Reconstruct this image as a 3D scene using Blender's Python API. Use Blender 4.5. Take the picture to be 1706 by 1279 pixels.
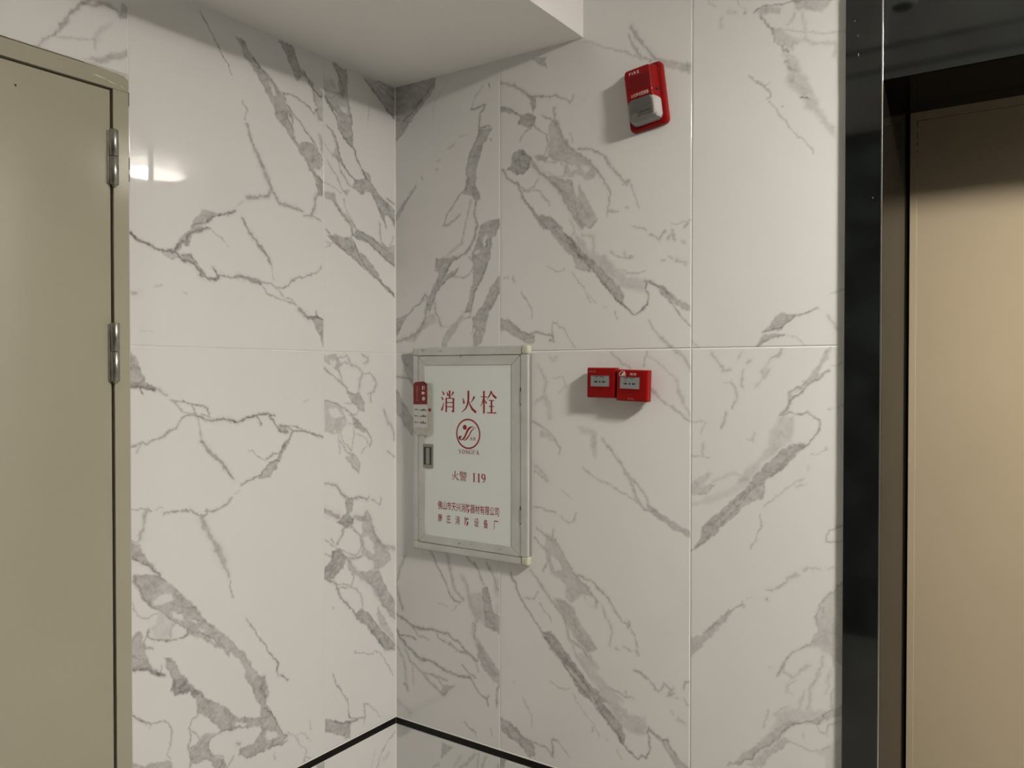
import bpy, bmesh, math
import numpy as np
from mathutils import Matrix, Vector

for o in list(bpy.data.objects):
    bpy.data.objects.remove(o)
SC = bpy.context.scene
COL = SC.collection

# ------------------------------------------------------------------ camera
# axes: the room corner is the origin, +x runs along the right hand wall,
# -y runs along the left hand wall towards the viewer, z = 0 is the tile joint
cam_d = bpy.data.cameras.new('camera')
cam_d.sensor_fit = 'HORIZONTAL'
cam_d.sensor_width = 36.0
cam_d.lens = 1345.96 / 1706.0 * 36.0
cam_d.clip_start = 0.02
CAM = bpy.data.objects.new('camera', cam_d)
COL.objects.link(CAM)
YAW, PITCH, ROLL = 2.1704, -0.01367, 0.00043
fw = Vector((math.cos(PITCH) * math.cos(YAW), math.cos(PITCH) * math.sin(YAW), math.sin(PITCH)))
r0 = Vector((math.sin(YAW), -math.cos(YAW), 0))
u0 = r0.cross(fw)
rv = r0 * math.cos(ROLL) + u0 * math.sin(ROLL)
uv = u0 * math.cos(ROLL) - r0 * math.sin(ROLL)
CAM.matrix_world = Matrix(((rv.x, uv.x, -fw.x, 1.8151), (rv.y, uv.y, -fw.y, -1.9769),
                           (rv.z, uv.z, -fw.z, -0.0635), (0, 0, 0, 1)))
SC.camera = CAM

# ------------------------------------------------------------------ world, exposure
w = bpy.data.worlds.new('world'); SC.world = w
w.use_nodes = True
w.node_tree.nodes['Background'].inputs[0].default_value = (0.6, 0.62, 0.65, 1)
w.node_tree.nodes['Background'].inputs[1].default_value = 0.02
VS = SC.view_settings
VS.view_transform = 'Standard'
VS.look = 'None'
VS.exposure = 0.0
VS.gamma = 1.0
VS.use_curve_mapping = False
SC.cycles.use_denoising = True
SC.cycles.sample_clamp_indirect = 100.0
SC.cycles.max_bounces = 7
LAMP_POS = (2.80, -0.90, 1.24)      # round ceiling lamp of the lift lobby
LAMP_POWER = 326.0
LAMP_SIDE = 0.20
LAMP_COLOR = (1.0, 0.945, 0.85)

# ------------------------------------------------------------------ room sizes
FLOOR, CEIL = -1.50, 1.24
ROOM_X, ROOM_Y = 6.6, -2.75
SOFFIT_Z, SOFFIT_X = 0.869, 0.703

# ------------------------------------------------------------------ helpers
def mat(name, col, rough=0.5, metal=0.0, spec=0.5, noise=None, bump=None, coat=0.0, emit=None):
    m = bpy.data.materials.new(name); m.use_nodes = True
    nt = m.node_tree; b = nt.nodes['Principled BSDF']
    b.inputs['Base Color'].default_value = (*col, 1)
    b.inputs['Roughness'].default_value = rough
    b.inputs['Metallic'].default_value = metal
    b.inputs['Specular IOR Level'].default_value = spec
    b.inputs['Coat Weight'].default_value = coat
    if emit:
        b.inputs['Emission Color'].default_value = (*emit[0], 1)
        b.inputs['Emission Strength'].default_value = emit[1]
    if noise or bump:
        tc = nt.nodes.new('ShaderNodeTexCoord')
    if noise:                                   # (scale, second colour, detail, lo, hi)
        n = nt.nodes.new('ShaderNodeTexNoise')
        n.inputs['Scale'].default_value = noise[0]
        n.inputs['Detail'].default_value = noise[2]
        r = nt.nodes.new('ShaderNodeValToRGB')
        r.color_ramp.elements[0].position = noise[3]; r.color_ramp.elements[1].position = noise[4]
        r.color_ramp.elements[0].color = (*noise[1], 1); r.color_ramp.elements[1].color = (*col, 1)
        nt.links.new(tc.outputs['Object'], n.inputs['Vector'])
        nt.links.new(n.outputs['Fac'], r.inputs['Fac'])
        nt.links.new(r.outputs['Color'], b.inputs['Base Color'])
    if bump:                                    # (scale, strength, distance)
        n2 = nt.nodes.new('ShaderNodeTexNoise'); n2.inputs['Scale'].default_value = bump[0]
        n2.inputs['Detail'].default_value = 3
        bp = nt.nodes.new('ShaderNodeBump'); bp.inputs['Strength'].default_value = bump[1]
        bp.inputs['Distance'].default_value = bump[2]
        nt.links.new(tc.outputs['Object'], n2.inputs['Vector'])
        nt.links.new(n2.outputs['Fac'], bp.inputs['Height'])
        nt.links.new(bp.outputs['Normal'], b.inputs['Normal'])
    return m

def link(name, me, m, parent=None, smooth=False):
    o = bpy.data.objects.new(name, me)
    if m is not None and not me.materials:
        me.materials.append(m)
    COL.objects.link(o)
    if parent:
        o.parent = parent
    if smooth:
        for p in me.polygons:
            p.use_smooth = True
    return o

def obj(name, bm, m, parent=None, smooth=False):
    me = bpy.data.meshes.new(name)
    bmesh.ops.recalc_face_normals(bm, faces=bm.faces)
    bm.to_mesh(me); bm.free()
    return link(name, me, m, parent, smooth)

def empty(name, loc=(0, 0, 0), rot=None):
    o = bpy.data.objects.new(name, None)
    o.empty_display_size = 0.05
    o.location = loc
    if rot: o.rotation_euler = rot
    COL.objects.link(o)
    return o

def tag(o, label, cat, group=None, kind=None):
    o['label'] = label; o['category'] = cat
    if group: o['group'] = group
    if kind: o['kind'] = kind
    return o

def add_box(bm, x0, x1, y0, y1, z0, z1, bev=0.0, seg=2):
    g = bmesh.ops.create_cube(bm, size=1.0)
    vs = g['verts']
    for v in vs:
        v.co = Vector(((x0 + x1) / 2 + v.co.x * (x1 - x0), (y0 + y1) / 2 + v.co.y * (y1 - y0), (z0 + z1) / 2 + v.co.z * (z1 - z0)))
    if bev > 0:
        es = list({e for v in vs for e in v.link_edges})
        bmesh.ops.bevel(bm, geom=es, offset=bev, segments=seg, profile=0.5, affect='EDGES')
    return bm

def box(name, x0, x1, y0, y1, z0, z1, m, parent=None, bev=0.0, seg=2):
    return obj(name, add_box(bmesh.new(), x0, x1, y0, y1, z0, z1, bev, seg), m, parent)

def add_prism(bm, pts, y0, y1):
    """polygon pts (x, z) extruded from y0 (back) to y1 (front)"""
    a = [bm.verts.new((x, y0, z)) for x, z in pts]
    b = [bm.verts.new((x, y1, z)) for x, z in pts]
    n = len(pts)
    bm.faces.new(a); bm.faces.new(b[::-1])
    for i in range(n):
        bm.faces.new((a[i], b[i], b[(i + 1) % n], a[(i + 1) % n]))
    return bm

def rrect(cx, cz, w, h, r, n=5):
    out = []
    for qx, qz, a0 in ((1, 1, 0), (-1, 1, 90), (-1, -1, 180), (1, -1, 270)):
        for k in range(n + 1):
            a = math.radians(a0 + 90 * k / n)
            out.append((cx + qx * (w / 2 - r) + r * math.cos(a), cz + qz * (h / 2 - r) + r * math.sin(a)))
    return out

def add_loft(bm, rings):
    """rings: list of (pts, y); consecutive rings of equal length are skinned, ends capped"""
    R = [[bm.verts.new((x, y, z)) for x, z in pts] for pts, y in rings]
    n = len(R[0])
    bm.faces.new(R[0]); bm.faces.new(R[-1][::-1])
    for a, b in zip(R, R[1:]):
        for i in range(n):
            bm.faces.new((a[i], b[i], b[(i + 1) % n], a[(i + 1) % n]))
    return bm

def add_lathe(bm, prof, cx, cy, n=24):
    """profile of (radius, z) turned around a vertical axis"""
    rings = []
    for r, z in prof:
        rings.append([bm.verts.new((cx + r * math.cos(2 * math.pi * k / n), cy + r * math.sin(2 * math.pi * k / n), z)) for k in range(n)])
    for a, b in zip(rings, rings[1:]):
        for k in range(n):
            bm.faces.new((a[k], a[(k + 1) % n], b[(k + 1) % n], b[k]))
    bm.faces.new(rings[0][::-1]); bm.faces.new(rings[-1])
    return bm

def stroke_poly(pts, widths):
    """a brush stroke along pts with the given widths, as a list of quads"""
    L, R = [], []
    closed = len(pts) > 3 and (Vector(pts[0]) - Vector(pts[-1])).length < 1e-6
    n = len(pts)
    for i, p in enumerate(pts):
        a = pts[i - 1] if i > 0 else (pts[n - 2] if closed else pts[0])
        b = pts[i + 1] if i < n - 1 else (pts[1] if closed else pts[n - 1])
        d = Vector((b[0] - a[0], b[1] - a[1]))
        d = d.normalized() if d.length > 0 else Vector((1, 0))
        nx, ny = -d.y, d.x
        wd = widths[i] / 2
        L.append((p[0] + nx * wd, p[1] + ny * wd)); R.append((p[0] - nx * wd, p[1] - ny * wd))
    return [[L[i], L[i + 1], R[i + 1], R[i]] for i in range(n - 1)]

def flat_polys(name, polys, y, m, parent, dy=0.0002):
    """thin printed shapes; polys are outlines in (x, z)"""
    bm = bmesh.new()
    for k, pl in enumerate(polys):
        yy = y - 0.00002 * (k % 7)
        f = bm.faces.new([bm.verts.new((x, yy, z)) for x, z in pl])
        if f.normal.y > 0: f.normal_flip()
    me = bpy.data.meshes.new(name)
    bmesh.ops.triangulate(bm, faces=bm.faces)
    bm.to_mesh(me); bm.free()
    return link(name, me, m, parent)

def text(name, s, x0, x1, z0, z1, y, m, parent, bold=0.0, spacing=1.0, shear=0.0):
    """flat printed text fitted into the box x0..x1, z0..z1 of a wall facing -y"""
    cu = bpy.data.curves.new(name, 'FONT')
    cu.body = s; cu.size = 1.0; cu.offset = bold; cu.space_character = spacing; cu.shear = shear
    cu.resolution_u = 3
    t = bpy.data.objects.new(name, cu); COL.objects.link(t)
    dg = bpy.context.evaluated_depsgraph_get()
    me = bpy.data.meshes.new_from_object(t.evaluated_get(dg))
    bpy.data.objects.remove(t); bpy.data.curves.remove(cu)
    n = len(me.vertices)
    co = np.empty(n * 3, dtype=np.float32); me.vertices.foreach_get('co', co); co = co.reshape(-1, 3)
    lo, hi = co.min(0), co.max(0)
    out = np.empty_like(co)
    out[:, 0] = x0 + (co[:, 0] - lo[0]) / max(hi[0] - lo[0], 1e-6) * (x1 - x0)
    out[:, 2] = z0 + (co[:, 1] - lo[1]) / max(hi[1] - lo[1], 1e-6) * (z1 - z0)
    out[:, 1] = y
    me.vertices.foreach_set('co', out.ravel())
    me.materials.clear(); me.name = name
    return link(name, me, m, parent)

# ------------------------------------------------------------------ materials
def marble_material():
    m = bpy.data.materials.new('marble_tile'); m.use_nodes = True
    nt = m.node_tree; b = nt.nodes['Principled BSDF']
    at = nt.nodes.new('ShaderNodeAttribute'); at.attribute_name = 'vein'
    tc = nt.nodes.new('ShaderNodeTexCoord')
    n1 = nt.nodes.new('ShaderNodeTexNoise'); n1.inputs['Scale'].default_value = 140; n1.inputs['Detail'].default_value = 4
    n2 = nt.nodes.new('ShaderNodeTexNoise'); n2.inputs['Scale'].default_value = 3.5; n2.inputs['Detail'].default_value = 5
    mr = nt.nodes.new('ShaderNodeMapRange')
    mr.inputs['From Min'].default_value = 0.25; mr.inputs['From Max'].default_value = 0.75
    mr.inputs['To Min'].default_value = 0.78; mr.inputs['To Max'].default_value = 1.18
    mu = nt.nodes.new('ShaderNodeMath'); mu.operation = 'MULTIPLY'; mu.use_clamp = True
    w2 = nt.nodes.new('ShaderNodeMixRGB')
    w2.inputs[1].default_value = (0.785, 0.778, 0.765, 1); w2.inputs[2].default_value = (0.81, 0.806, 0.80, 1)
    mx = nt.nodes.new('ShaderNodeMixRGB'); mx.inputs[2].default_value = (0.135, 0.128, 0.122, 1)
    L = nt.links.new
    L(tc.outputs['Object'], n1.inputs['Vector']); L(tc.outputs['Object'], n2.inputs['Vector'])
    L(n1.outputs['Fac'], mr.inputs['Value']); L(at.outputs['Fac'], mu.inputs[0]); L(mr.outputs['Result'], mu.inputs[1])
    L(n2.outputs['Fac'], w2.inputs[0]); L(w2.outputs[0], mx.inputs[1]); L(mu.outputs[0], mx.inputs[0])
    L(mx.outputs[0], b.inputs['Base Color'])
    b.inputs['Roughness'].default_value = 0.03
    b.inputs['IOR'].default_value = 1.5
    return m

M = {}
M['marble'] = marble_material()
M['grout'] = mat('grout', (0.93, 0.91, 0.87), 0.7)
M['plaster'] = mat('white_plaster', (0.91, 0.90, 0.88), 0.75, bump=(60, 0.05, 0.002))
M['floor'] = mat('floor_tile', (0.30, 0.29, 0.27), 0.2, noise=(3, (0.27, 0.26, 0.24), 4, 0.3, 0.7))
M['back'] = mat('dark_cladding', (0.05, 0.048, 0.043), 0.3, noise=(4, (0.035, 0.033, 0.03), 4, 0.3, 0.7))
M['strip'] = mat('black_strip', (0.005, 0.0045, 0.004), 0.45, spec=0.2, noise=(40, (0.010, 0.009, 0.008), 3, 0.4, 0.7))
M['black_stone'] = mat('black_stone', (0.010, 0.013, 0.012), 0.045, noise=(9, (0.004, 0.005, 0.005), 6, 0.4, 0.62))
M['black_stone'].node_tree.nodes['Principled BSDF'].inputs['IOR'].default_value = 1.85
M['reveal'] = mat('reveal_stone', (0.010, 0.008, 0.006), 0.12, spec=0.045)
M['steel_edge'] = mat('steel_edge', (0.72, 0.72, 0.72), 0.25, metal=1.0)
M['lift_door'] = mat('lift_door_paint', (0.44, 0.365, 0.255), 0.38, noise=(2.5, (0.415, 0.342, 0.238), 4, 0.3, 0.7))
M['dirt'] = mat('dirt_line', (0.06, 0.04, 0.025), 0.8)
M['dark_gap'] = mat('dark_gap', (0.012, 0.010, 0.008), 0.8)
M['door_paint'] = mat('olive_door_paint', (0.43, 0.408, 0.312), 0.15, noise=(1.6, (0.41, 0.388, 0.296), 4, 0.3, 0.7), bump=(300, 0.04, 0.0006))
M['chipped'] = mat('chipped_filler', (0.66, 0.63, 0.55), 0.7)
M['hinge'] = mat('hinge_steel', (0.46, 0.45, 0.41), 0.30, metal=0.9, noise=(60, (0.34, 0.33, 0.3), 3, 0.35, 0.65))
M['alu'] = mat('brushed_aluminium', (0.66, 0.66, 0.635), 0.40, metal=0.3, noise=(14, (0.58, 0.58, 0.555), 4, 0.3, 0.7))
M['side_grey'] = mat('side_strip_grey', (0.26, 0.255, 0.24), 0.6)
M['cap'] = mat('cream_plastic', (0.62, 0.61, 0.50), 0.4)
M['panel'] = mat('white_panel', (0.82, 0.86, 0.84), 0.35)
M['print_red'] = mat('red_print', (0.32, 0.007, 0.010), 0.5)
M['slip_red'] = mat('slip_red', (0.20, 0.008, 0.010), 0.5)
M['print_black'] = mat('black_print', (0.015, 0.014, 0.013), 0.5)
M['print_white'] = mat('white_print', (0.72, 0.68, 0.64), 0.5)
M['print_pink'] = mat('faded_print', (0.45, 0.16, 0.15), 0.5)
M['latch'] = mat('latch_metal', (0.30, 0.30, 0.27), 0.35, metal=0.7)
M['latch_dark'] = mat('latch_dark', (0.035, 0.035, 0.03), 0.4)
M['latch_lever'] = mat('latch_lever', (0.55, 0.55, 0.52), 0.25, metal=0.8)
M['residue'] = mat('glue_residue', (0.50, 0.485, 0.41), 0.7, noise=(60, (0.62, 0.61, 0.56), 4, 0.35, 0.65))
M['paper'] = mat('paper', (0.66, 0.65, 0.63), 0.6)
M['red_plastic'] = mat('red_plastic', (0.265, 0.002, 0.002), 0.32, spec=0.24)
M['red_dark'] = mat('red_plastic_slot', (0.16, 0.004, 0.007), 0.4)
M['window_grey'] = mat('grey_window', (0.27, 0.28, 0.285), 0.35, spec=0.3)
M['reflector'] = mat('lamp_reflector', (0.60, 0.58, 0.58), 0.3)
M['tube_white'] = mat('strobe_tube', (0.92, 0.89, 0.86), 0.3)
M['lamp_white'] = mat('lamp_housing', (0.80, 0.80, 0.78), 0.4)
M['dome'] = mat('dome_grey', (0.30, 0.30, 0.30), 0.4)

def lens_material():
    m = bpy.data.materials.new('clear_lens'); m.use_nodes = True
    nt = m.node_tree; nt.nodes.clear()
    out = nt.nodes.new('ShaderNodeOutputMaterial')
    tr = nt.nodes.new('ShaderNodeBsdfTransparent'); tr.inputs[0].default_value = (0.97, 0.965, 0.965, 1)
    gl = nt.nodes.new('ShaderNodeBsdfGlossy'); gl.inputs['Roughness'].default_value = 0.06
    fr = nt.nodes.new('ShaderNodeFresnel'); fr.inputs[0].default_value = 1.5
    mx = nt.nodes.new('ShaderNodeMixShader')
    nt.links.new(fr.outputs[0], mx.inputs[0]); nt.links.new(tr.outputs[0], mx.inputs[1]); nt.links.new(gl.outputs[0], mx.inputs[2])
    nt.links.new(mx.outputs[0], out.inputs['Surface'])
    return m
M['lens'] = lens_material()

# ------------------------------------------------------------------ vein tracings, per tile, millimetres on the wall
# S<width> <dark> pts: stroke   F<dark> pts: grey field   H pts: white pebble in a field
VEINS = {
'L1u': '''
S2.4 .6 718,848 694,815 667,778 640,744 631,723
F.42 619,825 588,824 569,794 540,775 504,753 479,732 460,712 453,693 431,678 421,664 426,637 421,613 404,591 393,602 365,605 348,604 331,582 317,550 326,535 349,534 337,519 311,502 308,463 332,463 343,505 377,541 405,574 426,599 453,622 484,645 494,674 525,715 554,750 588,784
F.5 476,864 420,862 412,837 393,804 365,783 331,775 307,760 307,751 331,749 354,755 362,783 387,793 404,771 415,772 441,819 457,839
F.33 354,751 307,755 308,685 331,674 342,702 331,718 348,731
F.33 334,643 322,641 308,614 308,552 320,593
H 421,634 388,630 365,609 399,599 418,609
H 445,670 431,661 426,641 437,643
H 510,735 494,728 484,706 494,703
S3.8 .6 460,721 453,698 431,682 404,660 377,632 343,606 325,579 314,555
S3.3 .55 458,719 420,724 382,713 359,702 348,689 331,714 342,728 348,753
S3.3 .55 453,672 437,647 426,631
S4.4 .6 559,785 520,753
S4.9 .7 387,802 354,764 331,749 307,751
S3.0 .5 342,706 325,680 308,682
S7.1 .48 329,466 343,448 346,417 355,398 361,393
S5.0 .48 332,463 308,459
S3.4 .4 389,392 355,396 320,383
S4.5 .5 366,526 332,512 309,500
S3.5 .45 594,659 582,638 587,615
S6.2 .48 580,603 568,569 551,529
S9.8 .48 555,540 526,489 511,463 501,441
S8.3 .5 501,441 485,423 472,410
S6.6 .5 472,410 443,409 422,408 394,404
S8.3 .45 508,439 511,420 546,416 580,406
S2.6 .25 595,397 614,380
S6.0 .5 621,365 642,353
F.32 841,234 799,234 791,220 807,216 827,223
F.42 718,352 696,354 674,350 656,353 621,366 621,362 656,347 687,338 705,322 714,313 753,305 735,329
F.45 753,305 731,307 699,308 723,297 749,285 759,258 774,252 786,239 799,239 788,259 765,287
F.4 778,231 753,235 736,211 749,214 770,219
S5.4 .75 913,266 892,251 870,247 841,234 807,235 795,234
S2.3 .5 841,234 819,220 803,217 778,222
S3.2 .65 753,305 723,316 710,323 687,340 656,348 621,364
S5.1 .6 795,234 788,252 765,264 759,284 748,293 723,298 699,308
S2.1 .35 692,303 670,289 640,271
S6.2 .72 795,234 786,224 766,217 745,212 732,200 719,190 728,184 706,178 684,178 666,190
S3.9 .6 778,231 753,234 740,218 719,198 712,189
S4.1 .7 690,209 679,198 673,189
S4.2 .6 666,188 638,189 610,195
S7.4 .58 610,195 586,190 562,186 537,180
S4.0 .52 586,192 547,189 512,184 486,176 460,175 441,185 433,198 412,207 378,218 333,234
S4.1 .45 527,171 517,153 486,145 455,141 434,136 417,129
S3.7 .35 486,172 471,157 434,145 417,133
S6.6 .55 595,345 571,314 542,282 517,256 502,237
S3.7 .3 502,237 494,197
S8.0 .38 908,126 897,126
S3.0 .33 851,146 831,150
S2.8 .28 775,138 766,137
S1.8 .15 886,37 855,35
F.48 362,96 339,104 310,92 309,7 327,40 350,83
S8.7 .58 409,121 379,101 356,92
S4.4 .75 379,101 339,97 310,91
S4.0 .7 339,112 333,99
S4.0 .35 338,229 321,251''',
'L0u': '''
F.43 268,865 216,861 213,814 207,761 198,717 192,650 185,628 217,644 245,665 251,699 266,722 284,726 307,751 307,782 272,779 247,786 250,830
F.25 307,804 271,815 253,789 307,780
F.33 143,860 65,869 1,866 1,764 38,783 79,815 119,841
F.35 278,656 257,648 251,609 230,568 192,539 217,553 248,573 272,591 263,615
F.45 179,533 140,545 120,530 100,501 134,509 153,493 192,507
F.4 230,491 205,500 217,479
H 247,743 216,749 213,727 235,726
H 89,860 51,861 37,841 58,835
S5.2 .55 268,863 247,826 229,791 235,776
S4.6 .65 298,753 278,732 260,701 245,665 211,641 182,625 173,599 153,575
S4.3 .5 210,760 198,713 192,650
S5.0 .6 136,857 93,825 52,799 1,764
S4.0 .5 72,855 37,841 1,827
S2.2 .3 120,780 126,712
S4.1 .6 296,670 272,658 260,643 254,608 236,572 211,549 179,530
S3.1 .4 308,614 278,589 248,578
S4.1 .4 296,568 272,541 254,527 242,502 217,484
S4.2 .4 254,590 242,548 211,517 166,498
S3.1 .3 308,503 273,492 236,485
F.45 140,550 107,504 80,466 66,430 52,427 45,448 24,437 2,406 1,470 38,488 80,509 114,536 117,559 150,573
F.4 308,472 264,476 261,454 236,426 211,416 180,389 176,371 199,359 205,394 230,413 261,445 279,453 308,456
F.48 176,380 134,368 80,354 46,341 2,317 2,283 46,298 87,326 128,350 180,357 196,359
F.38 70,362 39,342 2,357 2,317 46,327
F.47 297,345 261,354 236,351 205,351 173,320 134,302 101,272 74,242 39,216 2,195 2,185 39,201 81,231 128,255 161,271 186,291 230,306 267,326
H 192,387 180,380 183,365 192,364
S6.6 .7 150,571 134,546
S4.0 .55 107,504 73,462 46,409
S3.4 .5 114,536 52,490 21,457 2,416
S5.8 .5 38,500 1,489
S4.2 .55 273,454 236,417 205,394 192,359
S3.2 .4 230,468 218,429 180,389
S4.4 .6 180,382 80,354
S4.4 .55 180,356 128,350 80,322 2,284
S5.7 .4 73,415 70,377 67,353
S4.2 .4 7,381 25,349
S4.6 .4 52,427 42,405
S4.1 .5 303,362 279,347
S3.8 .6 199,354 173,316 148,277 108,253 46,215 2,187
S3.1 .5 273,326 230,309 180,287 154,271
S3.1 .35 303,326 279,323 303,308''',
'L1d': '''
F.5 909,-16 894,-37 883,-62 876,-87 856,-95 847,-102 868,-105 887,-98 917,-94 917,-45
F.35 509,-187 488,-206 451,-215 441,-228 472,-230
F.4 473,-302 489,-326 504,-349 545,-349 519,-327 509,-311
F.4 430,-233 441,-258 462,-286 473,-306 494,-313 473,-281 462,-261
S3.6 .7 913,-96 895,-98 868,-104 847,-100
S2.9 .65 891,-103 885,-114
S6.0 .4 847,-102 821,-119
S3.9 .45 811,-130 788,-135 776,-137
S3.1 .4 805,-133 784,-152 772,-163 743,-168
S3.6 .55 776,-137 751,-143 725,-146 708,-155 703,-170
S3.2 .45 751,-145 738,-169
S3.3 .5 725,-169 699,-174
S6.9 .55 743,-172 708,-183 681,-187 654,-186 636,-189
S5.2 .7 636,-191 617,-194 593,-185 564,-184 549,-177 524,-176 493,-181
S4.5 .65 554,-185 537,-204
S5.5 .6 509,-182 488,-213 472,-230 446,-230
S4.2 .6 478,-213 451,-213 430,-229
S3.8 .5 451,-215 419,-214 380,-232 335,-247
S4.8 .65 430,-229 391,-231 335,-248 305,-261
S4.8 .6 430,-233 446,-253 462,-269 473,-289 483,-310
S4.6 .5 524,-302 499,-291 473,-285
S4.2 .6 478,-310 509,-311 540,-342 569,-349 603,-363
S2.8 .5 489,-326 507,-351 550,-349
S2.2 .4 581,-270 559,-284 529,-303
S2.6 .25 608,-377 623,-385
S5.2 .48 634,-395 646,-408 673,-416 696,-421 714,-420
S5.7 .3 734,-184 728,-215 724,-238
S7.3 .53 724,-238 700,-267 673,-293 646,-323 629,-344
S4.4 .5 743,-168 764,-171 781,-182 793,-200 809,-206 829,-216 853,-224 880,-233 916,-235
S3.7 .35 884,-234 903,-252
S2.9 .45 917,-384 896,-389 862,-397
S3.0 .3 852,-394 835,-395
S4.6 .5 829,-407 802,-409 778,-409 752,-411 740,-424 718,-433 707,-429 709,-417
S2.4 .2 456,-135 451,-136
S3.4 .25 391,-146 371,-143
F.4 919,-463 893,-473 876,-502 870,-517 851,-535 824,-574 795,-603 762,-637 741,-657 715,-698 689,-724 648,-759 620,-794 596,-821 572,-857 552,-887 532,-902 522,-926 517,-953 525,-975 558,-964 567,-928 592,-888 596,-862 611,-833 639,-801 643,-817 662,-790 693,-770 720,-751 754,-728 771,-703 800,-680 820,-664 852,-634 886,-608 894,-588 909,-560 909,-542 871,-546 851,-554 855,-542 882,-518 919,-497
F.18 852,-638 816,-665 800,-684 812,-722 856,-710 871,-680 852,-674
F.42 921,-713 913,-690 898,-680 887,-690 889,-708 879,-729 872,-756 857,-779 837,-796 835,-808 857,-797 880,-775 921,-772
F.47 833,-764 809,-771 792,-802 759,-850 725,-881 721,-901 751,-887 763,-868 797,-868 813,-848 809,-823 825,-788
F.6 807,-820 784,-825 759,-858 772,-869 801,-865 813,-844
H 863,-613 840,-604 812,-608 806,-626 832,-631 856,-628
H 812,-651 779,-670 775,-686 804,-672
H 702,-752 680,-758 675,-771 698,-763
H 762,-682 737,-696 745,-702
H 737,-715 715,-725 724,-730
H 808,-689 792,-701 771,-714 784,-720 808,-715
H 875,-701 860,-712 872,-718
S6.7 .4 870,-394 881,-403 885,-442 895,-464
S2.5 .5 919,-461 895,-466
S10.6 .4 727,-433 709,-471 683,-510
S13.4 .42 687,-506 670,-536 661,-558
S7.6 .42 665,-549 645,-600
S3.4 .4 638,-612 642,-625 640,-643 629,-660
S4.7 .6 919,-497 893,-513 871,-524 851,-543 839,-552
S3.3 .55 905,-546 894,-577 879,-609 852,-638 828,-658 800,-682 771,-704 763,-712
S4.6 .5 839,-560 828,-573
S2.8 .5 754,-684 720,-701 693,-723
S4.9 .5 741,-722 702,-748 671,-772 659,-785
S3.1 .45 804,-634 771,-653 741,-657
S3.4 .55 871,-680 875,-697 856,-711 816,-722 779,-727 763,-720 771,-703
S2.7 .4 816,-720 812,-692 800,-684
S2.9 .35 920,-596 909,-617 898,-641 883,-650 852,-649
S3.7 .5 872,-684 879,-700 887,-712 879,-725 860,-729
S2.9 .5 921,-727 899,-745 880,-757
S5.1 .6 921,-768 880,-772 857,-786 833,-805
S3.1 .5 837,-781 841,-797
S3.1 .5 593,-725 567,-764 532,-811 514,-839
S3.7 .6 514,-839 491,-868 483,-883 488,-895 483,-913
S3.8 .5 475,-911 446,-937
S6.4 .48 532,-902 542,-928 527,-962
F.42 594,-877 550,-890 527,-916 523,-942 527,-979 504,-1015 477,-1060 465,-1083 449,-1095 473,-1112 528,-1104 569,-1106 595,-1104 616,-1085 613,-1071 573,-1074 543,-1051 546,-1031 587,-1023 630,-1010 675,-1005 685,-981 712,-951 738,-930 744,-893 722,-895 698,-912 651,-946 633,-973 612,-986 572,-1003 546,-1006 542,-980 565,-947 576,-913
F.42 764,-1007 738,-1002 706,-1012 706,-1038 689,-1065 662,-1076 655,-1105 686,-1092 713,-1059 739,-1057 758,-1055
F.53 754,-864 725,-880 722,-895 738,-896 757,-881
F.38 924,-985 879,-1009 844,-1012 814,-1024 808,-1043 808,-1080 925,-1031
F.33 764,-1012 738,-1002 719,-986 685,-1002 706,-1012 732,-1013
H 738,-945 712,-957 699,-979 719,-981 738,-962
H 692,-1011 658,-1018 651,-1005 587,-1032 584,-1052 616,-1064 638,-1079 665,-1069 699,-1041
H 569,-1026 543,-1036 547,-1059 562,-1060
H 531,-1055 501,-1064 477,-1082 508,-1083 531,-1071
H 623,-994 591,-1009 598,-1016 627,-1005
S3.1 .48 738,-919 738,-936 757,-941 764,-955 761,-979 766,-998 770,-1010 758,-1038 761,-1062
S2.7 .4 761,-962 742,-981 732,-1002 738,-1005
S3.7 .5 706,-1009 685,-1005 651,-1005 630,-1010
S2.8 .45 706,-1009 709,-1034 699,-1058 665,-1069 662,-1082
S3.4 .65 531,-987 504,-1018 497,-1033
S2.8 .5 497,-1033 469,-1078
S3.0 .62 595,-1104 562,-1106 524,-1105 473,-1112 453,-1107
S2.5 .4 449,-1095 485,-1088 512,-1091 562,-1088
S4.6 .4 631,-1082 652,-1106
S6.5 .45 623,-1052 616,-1058
S2.7 .45 546,-1034 539,-1056 543,-1076
S3.0 .4 576,-1005 512,-1022
S4.1 .6 525,-961 527,-972
S2.8 .38 870,-914 861,-912 835,-919 820,-930 811,-947 811,-975 817,-992 826,-1005 814,-1018
S3.8 .55 918,-869 899,-888 884,-901 870,-916
S2.9 .3 449,-1086 425,-1105 404,-1138 383,-1163 388,-1178 366,-1193
S2.9 .25 429,-1103 400,-1104 366,-1143
S5.3 .2 366,-1083 366,-1107
S5.2 .3 383,-1166 392,-1193
S2.8 .3 501,-1127 497,-1147''',
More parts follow.
